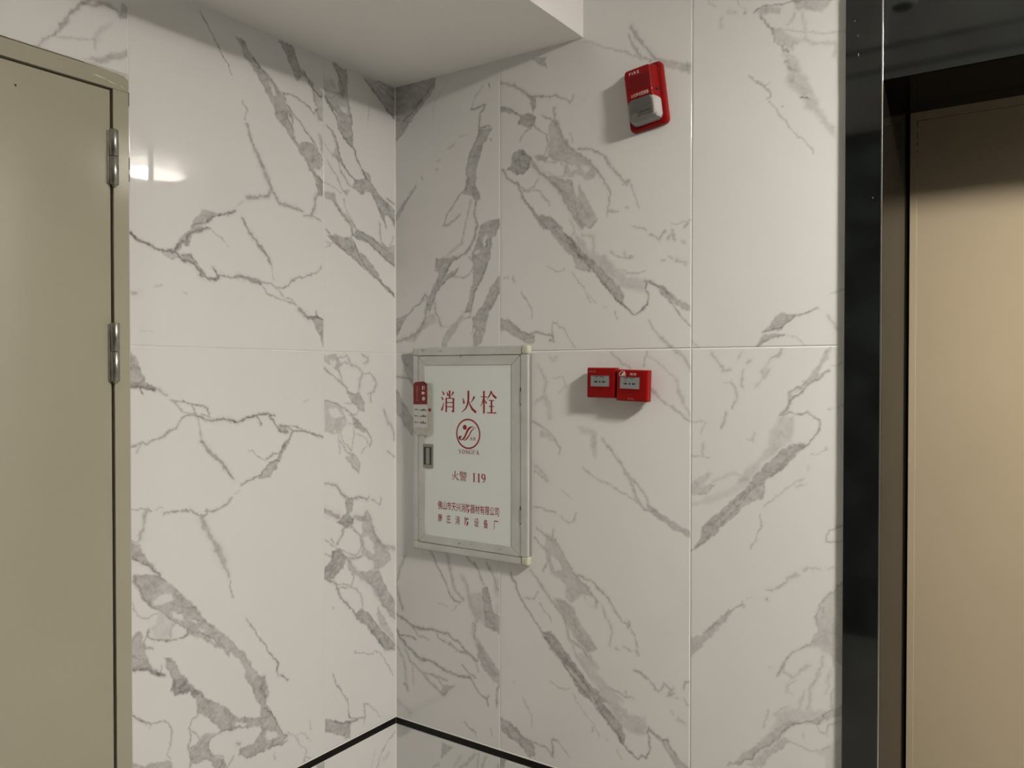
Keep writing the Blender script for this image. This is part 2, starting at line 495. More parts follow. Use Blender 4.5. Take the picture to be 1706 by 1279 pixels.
'L0d': '''
F.33 310,-8 262,-7 244,-34 250,-62 274,-48 310,-26
F.38 219,-121 162,-127 142,-156 142,-189 155,-184 181,-169 207,-145
F.42 201,-196 162,-221 129,-256 162,-244 188,-229
F.28 311,-146 244,-167 226,-190 220,-218 245,-253 311,-240
F.3 220,-319 195,-317 162,-357 176,-375 207,-344
F.5 230,-447 189,-455 198,-493 220,-495
H 286,-24 265,-26 268,-46 286,-44
H 293,-174 263,-170 232,-195 263,-202 287,-192
H 275,-233 257,-239 275,-242
H 213,-218 185,-222 188,-257 201,-302 232,-277 242,-249
S4.2 .4 256,-21 219,-11 203,-29 225,-34 244,-39
S6.7 .35 155,-5 129,-14 129,-31 142,-33
S5.1 .45 310,-51 275,-71 238,-94 213,-122 181,-131 162,-127
S4.2 .4 250,-57 238,-89 219,-112
S7.6 .35 200,-39 168,-48 152,-66 162,-85 168,-122
S4.4 .35 155,-69 122,-62 92,-86 102,-124 129,-128
S4.5 .35 115,-128 116,-154
S6.8 .35 102,-85 92,-95 102,-124
S4.6 .5 311,-144 275,-152 238,-169 194,-196 156,-226 129,-251 109,-281 119,-295
S3.2 .3 226,-158 194,-154 168,-174 175,-192 213,-195
S3.8 .35 213,-218 185,-222 188,-257 201,-302 232,-277 242,-249
S3.7 .3 254,-257 245,-308
S4.8 .42 245,-272 220,-306 182,-323 162,-352 169,-375 195,-354 220,-324
S3.8 .3 175,-253 136,-270 129,-289 156,-315
S8.2 .35 54,-185 40,-222 19,-233 3,-283
S5.9 .35 40,-320 3,-340
S6.7 .5 311,-390 264,-402 239,-432 214,-452 169,-450 130,-465 123,-456
S5.8 .35 69,-468 76,-486 110,-467
F.55 264,-516 239,-501 214,-491 189,-518 195,-533 221,-541 252,-522
F.35 150,-514 123,-528 83,-597 41,-633 20,-676 83,-698 110,-692 124,-656 157,-631 157,-575
F.58 282,-599 252,-598 221,-629 234,-658 264,-675 277,-686 313,-674 312,-643 282,-626
F.42 176,-679 83,-698 41,-765 4,-813 4,-863 56,-821 97,-753 150,-703
F.5 183,-818 157,-801 124,-828 84,-872 42,-917 5,-957 5,-977 63,-951 118,-878 151,-845
F.3 83,-814 13,-920 5,-952 77,-874 90,-837
H 153,-585 130,-579 103,-612 97,-642 137,-621
H 195,-535 170,-539 170,-554 189,-550
H 157,-650 110,-659 100,-685 137,-692 163,-677
S12.3 .5 312,-473 252,-499
S9.9 .42 189,-508 143,-525 137,-502 117,-529 96,-585 62,-624 4,-640
S7.5 .45 233,-539 246,-564 258,-580
S4.9 .45 202,-539 157,-579 160,-612 183,-631 208,-619
S3.7 .35 282,-563 264,-593 215,-618
S3.6 .35 306,-559 276,-586
S4.1 .35 312,-602 276,-618
S8.6 .45 221,-629 183,-640 157,-636
S10.8 .42 215,-634 189,-677 150,-708 110,-740 76,-792 42,-834 4,-873
S5.7 .55 313,-672 265,-702 252,-742 215,-778 177,-825 118,-878 70,-939 56,-958 5,-977
S4.2 .4 265,-702 202,-720 189,-695 221,-647
S3.7 .35 252,-719 196,-727 157,-763 151,-803
S3.8 .35 183,-734 151,-774
S2.7 .4 190,-931 151,-947 111,-961 97,-953 63,-980 35,-1023 14,-1059
S3.7 .45 281,-974 266,-1008 241,-1039 219,-1078
S4.2 .3 277,-774 276,-775
F.47 313,-1095 279,-1111 238,-1136 205,-1141 210,-1192 229,-1188 257,-1164 313,-1136
S3.3 .4 219,-1063 214,-1099
S3.7 .5 214,-1103 210,-1129 176,-1141 146,-1151 146,-1108 131,-1113
S3.0 .35 131,-1113 96,-1147 75,-1176
S3.4 .45 144,-1152 146,-1169
S5.7 .5 205,-1141 171,-1146
S3.5 .6 284,-1109 247,-1134 210,-1143''',
'L0s': '''
S4.1 .35 6,-1249 44,-1269 70,-1295 91,-1334
S8.0 .28 33,-1306 60,-1321
S2.6 .22 96,-1274 117,-1323''',
'L2u': '''
F.4 1094,658 1073,692 1053,716 1046,711 1061,691 1078,673
F.25 951,745 962,726 983,698 991,678 996,694 980,719
F.33 1019,638 978,654 952,673 914,690 914,677 941,661 968,642 1004,638
F.38 927,795 913,793 913,761 938,763
F.48 1023,764 1003,779 1006,761 1018,754
S4.7 .42 1120,632 1097,655 1082,676
S4.9 .45 1068,696 1053,716 1043,732 1023,754 1013,763
S6.0 .42 1013,763 990,766 972,778 954,780 938,771 932,762
S3.9 .22 1078,666 1054,672 1029,677 991,690 991,670
S2.5 .3 1013,763 1003,794 977,825''',
'R0u': '''
F.4 -5,872 50,871 176,867 170,838 139,806 95,771 50,731 -5,691
F.43 344,674 392,670 375,644 358,624 347,594 335,559 330,524 335,496 349,458 324,465 312,476 277,485 292,510 298,533 289,548 298,579 312,613 330,642
S4.8 .6 170,861 127,818 82,783 37,752
S4.5 .5 50,731 24,706 -5,691
S3.9 .4 44,843 18,824
S3.2 .45 145,852 108,821
S2.1 .2 224,850 206,830 170,790 158,736
S3.0 .3 358,805 330,779 315,749
S4.6 .6 312,741 347,741 366,745 361,732 347,726 344,690 341,663
S5.1 .6 347,680 380,677
S4.1 .5 341,663 312,613 292,556 298,533 289,502 254,474 218,431 206,400
S2.0 .95 380,806 383,795
S2.0 .95 384,639 387,631
S3.1 .22 295,668 266,664
S4.7 .35 245,647 221,636
S4.3 .4 191,606 176,605
S4.8 .35 173,579 174,576
S4.4 .35 114,562 119,555
S5.5 .45 88,537 50,498 -3,446
S4.5 .5 59,507 30,471 -3,428
F.43 347,385 375,396 424,400 419,378 392,354 386,318 380,282 369,252 347,217 324,177 318,145 309,118 292,128 298,151 312,191 318,228 324,259 312,288 324,314 335,350
F.4 172,299 206,296 266,301 230,276 212,244 236,252 266,264 254,246 218,225 188,203 163,167 157,139 138,135 132,159 144,187 169,223 182,251
F.45 49,121 36,95 10,62 -3,57 -3,96
F.28 126,116 163,124 175,95 144,91 113,73 81,35 23,42 81,64
F.3 191,80 242,88 277,119 292,105 266,87 248,60 218,33 218,14 194,14 200,47 230,84
F.43 425,234 425,189 397,142 380,120 369,75 347,25 318,12 324,67 318,104 347,130 369,170 397,209
H 358,352 375,355 375,324 358,321
H 324,310 347,310 341,299 324,301
S4.1 .35 312,467 301,427 283,364 272,337
S6.1 .55 330,460 324,424 335,386 324,351 307,316 289,304 266,299 230,280 206,249 200,240
S5.2 .4 266,426 230,402 200,396
S9.4 .22 277,337 248,321 206,296 182,260
S4.0 .5 416,378 386,336 383,282 352,226 324,182 312,127
S4.0 .7 375,337 369,320
S4.3 .5 175,299 172,261
S4.2 .5 248,246 212,225 175,190 157,158 144,125
S4.1 .35 301,289 324,273 318,251 289,230 242,238
S6.6 .55 129,188 107,160 100,156
S4.4 .45 129,188 138,178 119,164
S4.4 .5 100,156 49,124 -3,104
S7.6 .42 138,149 126,111 107,73 68,55 3,40
S7.6 .4 169,162 172,128 194,85
S4.2 .5 283,124 309,127 309,109 292,105
S4.0 .5 425,198 392,137 352,128
S3.6 .4 347,130 318,104 324,85 315,58''',
'R1u': '''
F.38 536,847 587,845 572,831 587,813 567,819 546,836
F.45 515,745 549,734 544,703 534,692 528,723
F.45 419,730 457,719 489,695 468,701 419,715
F.52 494,690 531,690 547,677 541,651 515,652 484,666
F.3 598,659 623,655 637,614 667,571 701,541 729,524 743,497 739,477 715,472 682,493 652,485 643,507 647,528 613,541 588,558 593,600 588,626
F.57 473,588 500,589 531,562 529,536 505,518 479,517 446,539 463,555 463,577
F.42 547,560 588,558 583,541 552,550
F.38 572,504 648,485 672,478 682,435 720,380 748,356 730,338 701,341 672,394 638,444 593,484
F.45 557,394 598,385 623,361 638,347 578,353
F.33 917,768 964,750 1019,730 1019,704 976,722 938,744
H 691,519 720,513 725,496 708,488
H 655,525 677,519 686,503 662,500
H 588,543 623,536 647,515 643,495 613,492 588,515
S4.2 .4 567,731 592,728 618,726 637,711 662,698 672,713
S4.8 .55 515,745 572,732
S7.4 .4 419,799 468,785 500,761 521,743
S5.8 .5 457,714 494,688
S4.3 .4 536,652 510,639 494,620
S3.8 .42 541,651 582,619 588,588 572,560 547,562
S4.2 .4 567,677 598,659 613,648
S5.5 .38 610,691 608,661 618,638
S3.2 .28 662,614 672,583
S5.5 .4 618,647 642,596 672,562 701,541 739,506 767,465 790,421 781,394
S3.5 .35 781,394 781,365
S5.4 .38 691,563 729,555 767,531 790,503 817,471 835,444 844,455
S3.4 .33 844,451 862,417 875,375
S5.1 .42 826,445 840,456
S2.8 .3 588,543 623,536 647,515 643,495 613,492 588,515
S9.5 .42 531,553 562,514 598,484 633,449 653,413 677,372 701,341
S5.4 .52 430,542 446,513 484,490 495,458 526,419 557,377 573,354
S3.9 .35 484,490 510,469 542,474 552,494
S3.4 .35 500,466 557,463 593,420
S3.9 .33 785,379 813,376
S3.8 .3 835,384 844,381
S3.6 .28 969,325 1002,326 1021,331
S5.1 .4 843,840 861,800 883,776 909,762
S8.4 .4 852,862 865,835 883,807 900,792 921,763
S4.0 .28 705,860 766,828 812,809 856,789 883,770
S2.2 .8 711,698 712,697
F.48 557,390 598,383 623,361 643,338 672,310 701,278 739,246 777,210 813,175 827,154 831,125 845,104 822,121 795,151 767,178 749,204 725,226 701,249 663,290 613,337 573,362
F.36 598,338 633,313 667,285 701,253 725,220 687,233 667,264 638,292
F.25 672,327 701,311 730,271 767,260 809,224 840,197 893,186 889,154 836,161 813,175 767,219 720,260 682,300
F.36 906,179 940,163 949,167 966,142 1021,108 1021,95 999,100 974,118 945,143 928,160
F.32 686,468 720,413 748,361 720,351 687,388
S4.3 .53 500,453 542,404 573,362 613,332 663,290 701,257 720,235 725,222
S3.7 .45 643,334 672,301 701,265 720,239
S3.2 .53 682,233 701,223 728,219
S4.4 .62 749,204 795,151 827,121 849,102 865,93 885,105 898,118 900,138 895,162 895,178
S5.4 .56 891,182 906,177 928,164 945,159 961,142
S3.7 .53 945,165 957,146 970,130
S3.3 .5 928,160 957,131 982,98 1003,74 1022,54
S4.1 .43 677,410 687,388 682,372 711,344
S5.4 .22 662,370 677,330 667,323
S8.9 .22 701,324 725,317 739,308 735,271
S4.2 .38 858,329 875,327 897,315
S5.0 .38 906,304 923,291 931,286 948,306
S6.1 .33 957,284 969,306 978,282
S4.0 .38 1002,310 1010,325
S5.6 .28 994,276 1002,272
S4.1 .3 940,230 949,230
S4.0 .33 961,242 970,236
S7.2 .28 982,231 1007,223
S4.0 .48 1003,217 1005,215
S4.3 .36 786,267 813,254 831,249 858,248
S3.4 .38 833,265 836,250
S3.4 .28 827,214 849,203 893,206
S2.3 .38 588,242 618,229 643,228 645,234
S2.7 .33 668,222 687,199 711,164 730,134
S2.2 .22 721,160 749,129
S3.5 .25 768,120 777,119
S2.6 .38 804,102 813,81
S4.9 .28 436,220 446,219
S4.9 .28 468,218 473,204
S3.9 .36 495,172 516,145 529,127 534,96
F.42 419,100 452,94 484,67 516,53 542,43 542,21 521,22 484,40 447,59 419,64
S4.9 .56 447,97 495,62 521,50 563,53 603,44 606,27 593,29
S3.3 .48 603,46 603,82 618,80
S2.8 .33 618,80 643,58 678,6
S4.1 .36 902,78 915,54 932,33
S6.6 .36 932,33 945,25 970,-3''',
'R2u': '''
F.33 1187,822 1209,826 1245,815 1245,800 1216,809 1201,808 1198,801
F.32 1273,818 1297,826 1368,808 1348,788 1342,781 1297,798 1290,794
F.28 1216,775 1245,763 1259,747 1298,725 1277,718 1273,704 1252,723 1231,750
F.26 1252,705 1284,688 1302,645 1322,602 1333,565 1350,534 1373,506 1373,481 1343,518 1323,553 1305,563 1291,598 1267,617 1256,637 1263,657 1256,687
S2.9 .58 1181,820 1205,827 1237,824 1283,819 1297,823
S3.6 .53 1198,805 1220,771 1231,746 1238,734 1263,705
S5.7 .25 1259,772 1277,782 1280,795
S7.0 .18 1297,791 1304,740 1298,725
S2.9 .25 1238,766 1294,742 1375,726 1392,724
S7.0 .23 1301,726 1325,707 1369,704 1372,672
S4.3 .43 1256,680 1263,682
S5.0 .38 1267,667 1284,656
S6.4 .33 1265,633 1274,633
S1.8 .7 1295,588 1317,581
S3.0 .43 1169,667 1191,646 1209,632 1219,619 1220,604 1213,604
S2.2 .33 1209,635 1224,639
S2.2 .4 1221,593 1246,556 1281,510 1323,454
S3.5 .18 1065,875 1084,859
S6.8 .18 1100,822 1100,803
S6.8 .18 1115,836 1134,832
S3.0 .22 1138,857 1161,825
S3.7 .45 1159,823 1160,822
S2.5 .5 1246,581 1249,579
F.38 1221,52 1237,75 1252,79 1280,78 1298,76 1335,90 1335,87 1298,72 1273,68 1259,54 1248,40 1220,39 1205,30
F.38 1205,30 1234,33 1259,32 1248,24 1223,19 1205,8 1198,-3 1187,-3 1201,23
S2.9 .53 1203,34 1234,44 1248,47 1263,59 1280,73 1311,79 1335,88
S3.0 .53 1187,-3 1205,12 1223,21 1259,30
S2.1 .28 1263,32 1284,19 1312,-3
S6.2 .28 1359,70 1369,57 1382,39
S2.7 .23 1365,124 1395,132
S4.0 .28 1020,21 1044,0''',
'R0d': '''
F.46 352,-721 375,-709 383,-744 397,-787 426,-796 426,-855 397,-842 369,-833 358,-789
F.24 289,-749 352,-730 358,-794 369,-833 329,-817 306,-784
F.2 397,-678 426,-678 426,-787 403,-786 414,-748 397,-719
F.33 335,-872 369,-911 426,-968 426,-1000 397,-997 369,-975 341,-944
F.36 205,-1048 253,-1042 223,-1063 205,-1086 186,-1076
S4.9 .5 137,-609 162,-649 181,-680 205,-715 223,-750 247,-775 271,-778
S8.6 .33 199,-602 220,-642 235,-696 247,-742 283,-769
S6.3 .43 277,-611 300,-636 335,-664 358,-706
S11.5 .26 277,-695 300,-738 306,-765 318,-796 335,-825
S5.1 .4 369,-641 397,-678 408,-713 426,-721
S4.1 .55 324,-647 341,-672
S6.3 .5 -2,-857 41,-872 73,-886 124,-886 168,-883 217,-884 259,-904 300,-929 329,-947
S5.4 .4 168,-883 186,-904 229,-915 253,-929 294,-930
S5.6 .33 73,-888 105,-914 143,-917
S4.6 .55 21,-925 60,-922 86,-927
S6.3 .55 -2,-899 21,-935 54,-958 105,-987 143,-984 193,-998 241,-1007 277,-1009 306,-1003
S10.0 .5 105,-987 124,-983
S5.7 .36 41,-966 67,-1005 111,-1030 162,-1029 217,-1031
S4.2 .43 277,-971 300,-985 329,-1002
S5.2 .53 306,-1000 323,-1022 346,-1049 369,-1053 375,-1075
S3.6 .45 369,-1053 380,-1044
S10.3 .3 323,-837 318,-865 335,-899 369,-939 403,-968 426,-977
S4.6 .43 329,-836 323,-878 341,-926 329,-951 341,-981
S5.0 .43 422,-987 408,-1022 411,-1071
S4.0 .48 420,-969 403,-977
S6.7 .31 111,-1030 162,-1062 199,-1083 217,-1064
S5.5 .3 168,-1027 199,-1054
S6.9 .26 -2,-959 34,-1001 40,-1030 47,-1073 53,-1101
S4.6 .48 37,-1075 53,-1096
S5.6 .23 73,-1018 79,-1076
S15.0 .18 -3,-1143 34,-1155 60,-1173
S2.7 .28 180,-792 217,-796
S3.7 .2 235,-810 259,-787
S4.2 .4 283,-1151 306,-1161 329,-1169
S8.1 .4 -2,-765 15,-802 28,-839
S7.9 .35 41,-660 15,-713 1,-764
S3.2 .38 283,-1152 321,-1164 334,-1181
S3.0 .33 385,-1144 395,-1165
F.45 16,22 81,26 81,-110 55,-86 29,-27
F.4 -1,-111 42,-169 81,-217 81,-275 42,-238 -1,-190
S5.7 .4 0,-76 36,-81 81,-86''',
'R1d': '''
F.44 423,-1095 455,-1106 492,-1131 524,-1146 547,-1156 544,-1187 524,-1192 492,-1164 423,-1141
S4.5 .48 455,-1106 504,-1138 536,-1146 567,-1145 590,-1152 609,-1169 605,-1118 620,-1118
S2.8 .28 620,-1118 665,-1157
S3.3 .28 504,-1021 520,-1047 536,-1066 536,-1100
S3.3 .28 470,-978 474,-987
S2.1 .33 597,-950 628,-966 650,-966 661,-959
F.28 563,-222 594,-238 614,-263 584,-252 563,-253
F.26 683,-213 717,-216 750,-228 745,-299 731,-279 726,-237 697,-230
F.37 904,-409 938,-434 980,-453 1026,-476 1026,-483 980,-477 947,-453 912,-432
S8.4 .2 593,-18 609,-31 619,-19
S8.5 .22 558,-40 583,-87 573,-131 547,-149
S14.1 .2 578,-135 594,-161 594,-191
S3.7 .2 604,-79 639,-74 648,-104 624,-121
S4.3 .4 532,-204 573,-218 604,-242 629,-275 626,-297
S9.5 .28 548,-332 573,-352 584,-373
S4.3 .38 542,-346 568,-361 589,-373
S4.8 .38 543,-453 579,-456 614,-466
S4.6 .26 634,-472 659,-491 678,-481 683,-455
S3.7 .18 634,-399 669,-418
S5.7 .36 764,-244 796,-279 824,-314 846,-345 860,-377 868,-400 895,-426 912,-432
S6.4 .34 851,-345 882,-375 899,-397 908,-425
S4.0 .31 702,-326 741,-353 787,-370 824,-388 860,-403 895,-426
S4.3 .33 795,-8 823,-37 850,-49
S4.2 .33 902,-6 894,-26 889,-46
S3.7 .22 902,-18 937,-42 987,-85
S9.7 .3 975,-1 999,-19 1022,-54
S8.0 .24 983,-85 992,-120 1022,-174
S6.2 .36 911,-105 937,-133 975,-155 1023,-191
F.37 899,-430 929,-439 980,-465 1026,-483 1026,-493 972,-470
F.28 584,-525 619,-538 634,-575 664,-618 703,-647 732,-672 755,-702 751,-715 722,-716 703,-685 674,-715 649,-702 649,-668 624,-650 594,-641 589,-590 574,-561
F.35 609,-708 649,-715 674,-724 698,-770 751,-828 723,-846 689,-819 654,-782 635,-747
F.46 569,-811 602,-809 635,-842 664,-870 699,-906 732,-937 779,-964 798,-968 751,-978 718,-948 674,-911 650,-882 610,-847
F.34 660,-910 694,-928 723,-947 732,-979 699,-961 684,-935
F.2 674,-856 732,-848 751,-895 788,-929 834,-959 789,-970 723,-914
H 548,-542 579,-547 579,-561 558,-559
H 589,-664 619,-655 649,-676 644,-698 609,-699 589,-685
H 599,-588 624,-602 639,-626 609,-630
H 708,-684 741,-687 746,-712 722,-716
S5.7 .36 548,-512 579,-530 604,-544 609,-514
S4.3 .38 543,-543 584,-577 589,-607 574,-635
S5.6 .38 614,-539 644,-583 674,-626 713,-658 755,-702
S5.4 .4 693,-631 732,-643 760,-664 783,-685 806,-714 825,-736 843,-749
S5.6 .43 847,-736 843,-753
S3.4 .33 852,-751 870,-789 876,-820
S5.3 .26 765,-709 788,-754 797,-778 788,-812
S5.2 .28 807,-817 820,-819
S5.2 .28 834,-808 852,-817
S5.1 .33 870,-813 876,-822
S6.7 .34 532,-641 563,-676 594,-711 625,-740 649,-770 659,-820 694,-831 718,-851
S4.6 .38 674,-775 703,-799
S5.4 .5 458,-660 479,-693 501,-734 543,-785 579,-826 610,-855 660,-910 704,-956 732,-975
S4.2 .48 599,-853 635,-868 684,-905 718,-940 728,-963
S3.9 .28 506,-724 543,-723 558,-699
S3.3 .31 564,-733 599,-775
S5.1 .38 865,-867 883,-867 905,-879
S5.0 .38 909,-886 935,-908
S5.4 .36 939,-903 952,-884 973,-896
S5.7 .33 965,-913 982,-902
S4.0 .38 1007,-884 1011,-868 1025,-861
S4.4 .33 788,-929 825,-941 861,-943
F.48 570,-828 612,-820 646,-856 676,-892 716,-931 758,-947 772,-978 804,-1002 828,-1027 838,-1049 838,-1074 848,-1086 828,-1073 800,-1046 773,-1016 744,-981 723,-952 694,-926 650,-894 605,-854
F.37 650,-907 694,-926 723,-952 734,-978 709,-971 687,-953 672,-928
F.24 723,-879 744,-890 758,-919 790,-949 824,-972 848,-988 898,-985 901,-1030 875,-1040 848,-1034 828,-1027 800,-1000 765,-961
F.31 901,-1012 943,-1028 956,-1028 981,-1060 1019,-1085 1040,-1120 1010,-1129 988,-1096 963,-1062 940,-1041
S3.5 .48 597,-852 635,-887 676,-930 694,-961 730,-977
S4.0 .58 730,-975 766,-1008 807,-1048 838,-1077 858,-1096 878,-1103 888,-1091 898,-1094 911,-1070 906,-1038 903,-1008
S4.7 .48 901,-1009 927,-1023 947,-1033 956,-1028
S4.0 .48 956,-1028 969,-1048 982,-1066
S3.4 .43 943,-1037 966,-1064 988,-1096
S3.1 .48 705,-911 712,-938
S6.2 .23 664,-820 687,-864 708,-891
S8.1 .2 730,-855 751,-882
S4.9 .33 962,-913 978,-889
S4.9 .28 984,-913 990,-913
S3.9 .26 1003,-913 1023,-930
S2.9 .3 839,-929 839,-944
S2.9 .28 831,-980 845,-983
S6.1 .26 991,-967 1009,-976
S4.3 .23 969,-953 978,-957
S2.4 .28 672,-973 694,-996 716,-1023 741,-1045 759,-1069
S3.0 .38 734,-1050 737,-1065
S3.3 .25 779,-1074 780,-1075
S2.3 .31 814,-1095 825,-1116''',
'R2d': '''
F.31 1249,-167 1267,-134 1270,-112 1295,-97 1319,-65 1339,-37 1353,-12 1366,-2 1356,-30 1339,-51 1336,-67 1346,-69 1319,-90 1299,-112 1278,-130 1264,-159
F.48 1306,-229 1313,-233 1278,-263 1257,-290 1225,-318 1192,-342 1173,-336 1192,-309 1221,-281 1257,-246 1278,-234
F.24 1253,-167 1281,-169 1278,-202 1275,-227 1250,-247 1214,-278 1192,-305 1173,-332 1139,-339 1162,-307 1192,-276 1221,-241 1224,-208 1239,-185
F.37 1173,-340 1214,-329 1207,-367 1177,-384 1147,-409 1105,-448 1082,-473 1050,-476 1052,-461 1101,-410 1139,-376
F.28 1021,-348 1069,-314 1081,-320 1053,-353 1089,-346 1061,-372 1021,-379
H 1278,-108 1295,-101 1292,-114 1278,-119
S5.4 .28 1076,-12 1096,-39 1111,-56 1127,-56
S4.5 .18 1146,-28 1157,-10
S7.5 .28 1168,-39 1176,-34
S6.2 .36 1227,-25 1245,-22 1250,-7
S7.3 .28 1205,-58 1209,-73 1220,-54
S6.6 .18 1220,-29 1205,-69 1191,-95
S5.2 .3 1157,-58 1150,-95 1157,-99
S6.1 .26 1127,-88 1138,-103 1146,-125
S4.5 .36 1142,-129 1131,-152
S5.3 .31 1116,-160 1108,-182 1106,-201
S3.1 .18 1107,-84 1131,-92
S3.6 .26 1020,-189 1049,-186 1061,-190 1049,-219
S5.9 .28 1057,-242 1055,-269
S3.2 .31 1021,-272 1049,-278 1073,-278
S3.6 .48 1249,-167 1264,-152 1278,-126 1305,-101 1333,-76 1360,-58
S2.9 .48 1270,-112 1295,-97 1307,-87
S2.7 .28 1366,-49 1396,-37
S5.7 .38 1257,-159 1274,-130
S3.2 .5 1253,-167 1271,-159 1295,-160 1313,-156 1330,-168 1337,-175 1342,-192 1337,-207 1313,-233 1285,-259 1257,-290 1225,-318
S2.6 .48 1173,-355 1214,-329 1207,-369 1185,-380
S3.4 .43 1173,-355 1132,-392 1093,-437 1054,-461
S3.0 .48 1177,-353 1151,-390 1097,-452 1093,-460
S3.5 .38 1041,-370 1061,-372 1089,-348
S17.1 .15 1069,-386 1124,-363 1170,-329
S7.9 .16 1021,-402 1093,-380 1132,-358
S7.7 .15 1085,-339 1124,-317 1162,-315
S5.2 .23 1186,-209 1184,-228
S2.6 .2 1165,-225 1184,-228
S3.7 .23 1214,-388 1240,-364 1268,-340 1303,-312
S3.5 .28 1289,-334 1307,-328
S2.6 .33 1203,-411 1207,-440 1193,-460
S4.9 .14 1315,-282 1315,-289
S2.1 .22 1320,-259 1357,-243
S4.1 .33 1357,-242 1358,-243
S3.1 .22 1360,-149 1397,-136
F.4 1050,-457 1066,-440 1101,-414 1155,-405 1132,-430 1093,-460 1070,-486 1034,-517 1022,-525 1050,-484
F.31 1022,-744 1051,-735 1079,-707 1106,-679 1133,-656 1106,-698 1079,-734 1051,-766 1023,-799
F.26 1399,-545 1381,-562 1359,-586 1342,-614 1334,-644 1341,-671 1322,-703 1298,-722 1336,-708 1357,-721 1377,-735 1400,-744
F.33 1277,-741 1260,-781 1242,-801 1252,-775
S3.6 .48 1022,-523 1050,-500 1070,-486 1097,-460
S2.7 .48 1089,-445 1095,-460
S2.6 .33 1203,-411 1207,-429 1196,-453 1193,-475 1178,-499
S2.8 .38 1055,-731 1083,-706 1106,-679 1133,-656 1160,-636
S3.1 .43 1071,-720 1098,-698
S3.4 .33 1158,-633 1160,-644
S2.2 .18 1171,-625 1180,-620
S5.5 .38 1217,-617 1219,-621
S4.4 .33 1219,-592 1251,-581 1266,-565
S6.8 .28 1266,-559 1290,-547
S4.9 .28 1304,-532 1315,-527
S4.9 .23 1321,-528 1342,-527
S4.1 .23 1362,-522 1376,-517
S2.7 .38 1398,-416 1380,-425 1358,-442 1355,-460 1398,-453
S3.4 .36 1399,-545 1381,-564 1356,-594 1339,-622 1336,-643 1341,-671 1326,-702 1302,-720 1277,-741 1260,-773 1242,-799
S3.1 .33 1353,-612 1349,-641
S5.1 .23 1260,-788 1281,-794 1302,-768 1316,-760
S5.9 .26 1353,-729 1343,-767 1326,-806
S4.1 .26 1373,-651 1377,-749
S4.8 .2 1370,-754 1360,-791
S3.6 .2 1263,-834 1288,-800
S3.7 .23 1227,-784 1234,-784
F.31 1226,-942 1264,-907 1291,-896 1317,-889 1342,-878 1368,-850 1402,-831 1403,-855 1360,-879 1340,-894 1317,-895 1291,-909 1264,-932 1248,-953 1224,-976 1188,-1013 1182,-1023 1154,-1036 1142,-1037 1159,-1009 1188,-993
F.19 1237,-889 1290,-871 1355,-858 1342,-878 1291,-898 1251,-922 1226,-942 1245,-907
F.29 1191,-1040 1207,-1030 1224,-1001 1251,-974 1278,-951 1264,-943 1237,-969 1210,-996 1182,-1026 1171,-1040
F.19 1345,-954 1368,-938 1403,-900 1404,-1015 1361,-1028 1358,-964 1338,-964
S4.6 .2 1261,-785 1282,-791 1300,-774 1321,-759
S5.8 .24 1342,-771 1324,-815 1317,-862
S5.2 .18 1372,-767 1357,-815
S3.9 .36 1375,-803 1370,-834 1368,-855
S4.8 .2 1311,-823 1301,-844 1293,-870
S2.7 .2 1277,-801 1264,-828 1280,-835
S3.3 .2 1237,-895 1264,-872 1280,-865
S3.2 .48 1125,-1050 1154,-1034 1179,-1021 1190,-1007 1221,-976 1248,-953 1259,-931 1285,-910 1317,-889 1335,-893 1348,-882 1368,-853
S4.6 .48 1148,-1041 1165,-1029
S3.1 .31 1205,-1036 1224,-1001 1251,-974 1278,-952 1293,-957 1322,-963 1348,-954 1368,-940
S3.2 .23 1309,-923 1309,-940
S3.4 .31 1337,-895 1350,-913 1363,-912 1365,-888 1403,-871
S3.6 .31 1223,-888 1218,-910 1211,-932''',
'R0s': '''
F.28 -4,-1222 73,-1226 48,-1247 -4,-1275
F.33 195,-1234 241,-1237 191,-1290
S6.7 .18 272,-1257 241,-1304
S7.0 .28 325,-1236 303,-1266 268,-1296
S4.6 .28 338,-1232 338,-1277
S4.6 .28 368,-1231 355,-1272
S8.3 .28 431,-1228 414,-1256
S4.9 .25 182,-1307 158,-1327''',
}

# ------------------------------------------------------------------ veined tiles
def vnoise(u, v, scale, seed):
    """smooth value noise in 0..1"""
    a = u / scale + 913.7 + seed * 17.3; b = v / scale + 377.1 + seed * 5.9
    i = np.floor(a).astype(np.int64); j = np.floor(b).astype(np.int64)
    fa = a - i; fb = b - j
    fa = fa * fa * (3 - 2 * fa); fb = fb * fb * (3 - 2 * fb)
    def h(i, j):
        n = (i * 374761393 + j * 668265263 + seed * 974711) & 0x7fffffff
        n = ((n ^ (n >> 13)) * 1274126177) & 0x7fffffff
        return ((n ^ (n >> 16)) & 0xffff) / 65535.0
    return (h(i, j) * (1 - fa) + h(i + 1, j) * fa) * (1 - fb) + (h(i, j + 1) * (1 - fa) + h(i + 1, j + 1) * fa) * fb

def sstep(a, b, x):
    t = np.clip((x - a) / (b - a), 0, 1)
    return t * t * (3 - 2 * t)

def seg_dist(px, py, pts, closed):
    P = list(pts) + ([pts[0]] if closed else [])
    best = np.full(px.shape, 1e9)
    ins = np.zeros(px.shape, bool)
    for (x0, y0), (x1, y1) in zip(P, P[1:]):
        dx, dy = x1 - x0, y1 - y0
        L2 = dx * dx + dy * dy + 1e-9
        t = np.clip(((px - x0) * dx + (py - y0) * dy) / L2, 0, 1)
        d = (px - x0 - t * dx) ** 2 + (py - y0 - t * dy) ** 2
        best = np.minimum(best, d)
        if closed and y0 != y1:
            c = ((y0 > py) != (y1 > py)) & (px < x0 + (py - y0) * dx / dy)
            ins ^= c
    return np.sqrt(best), ins

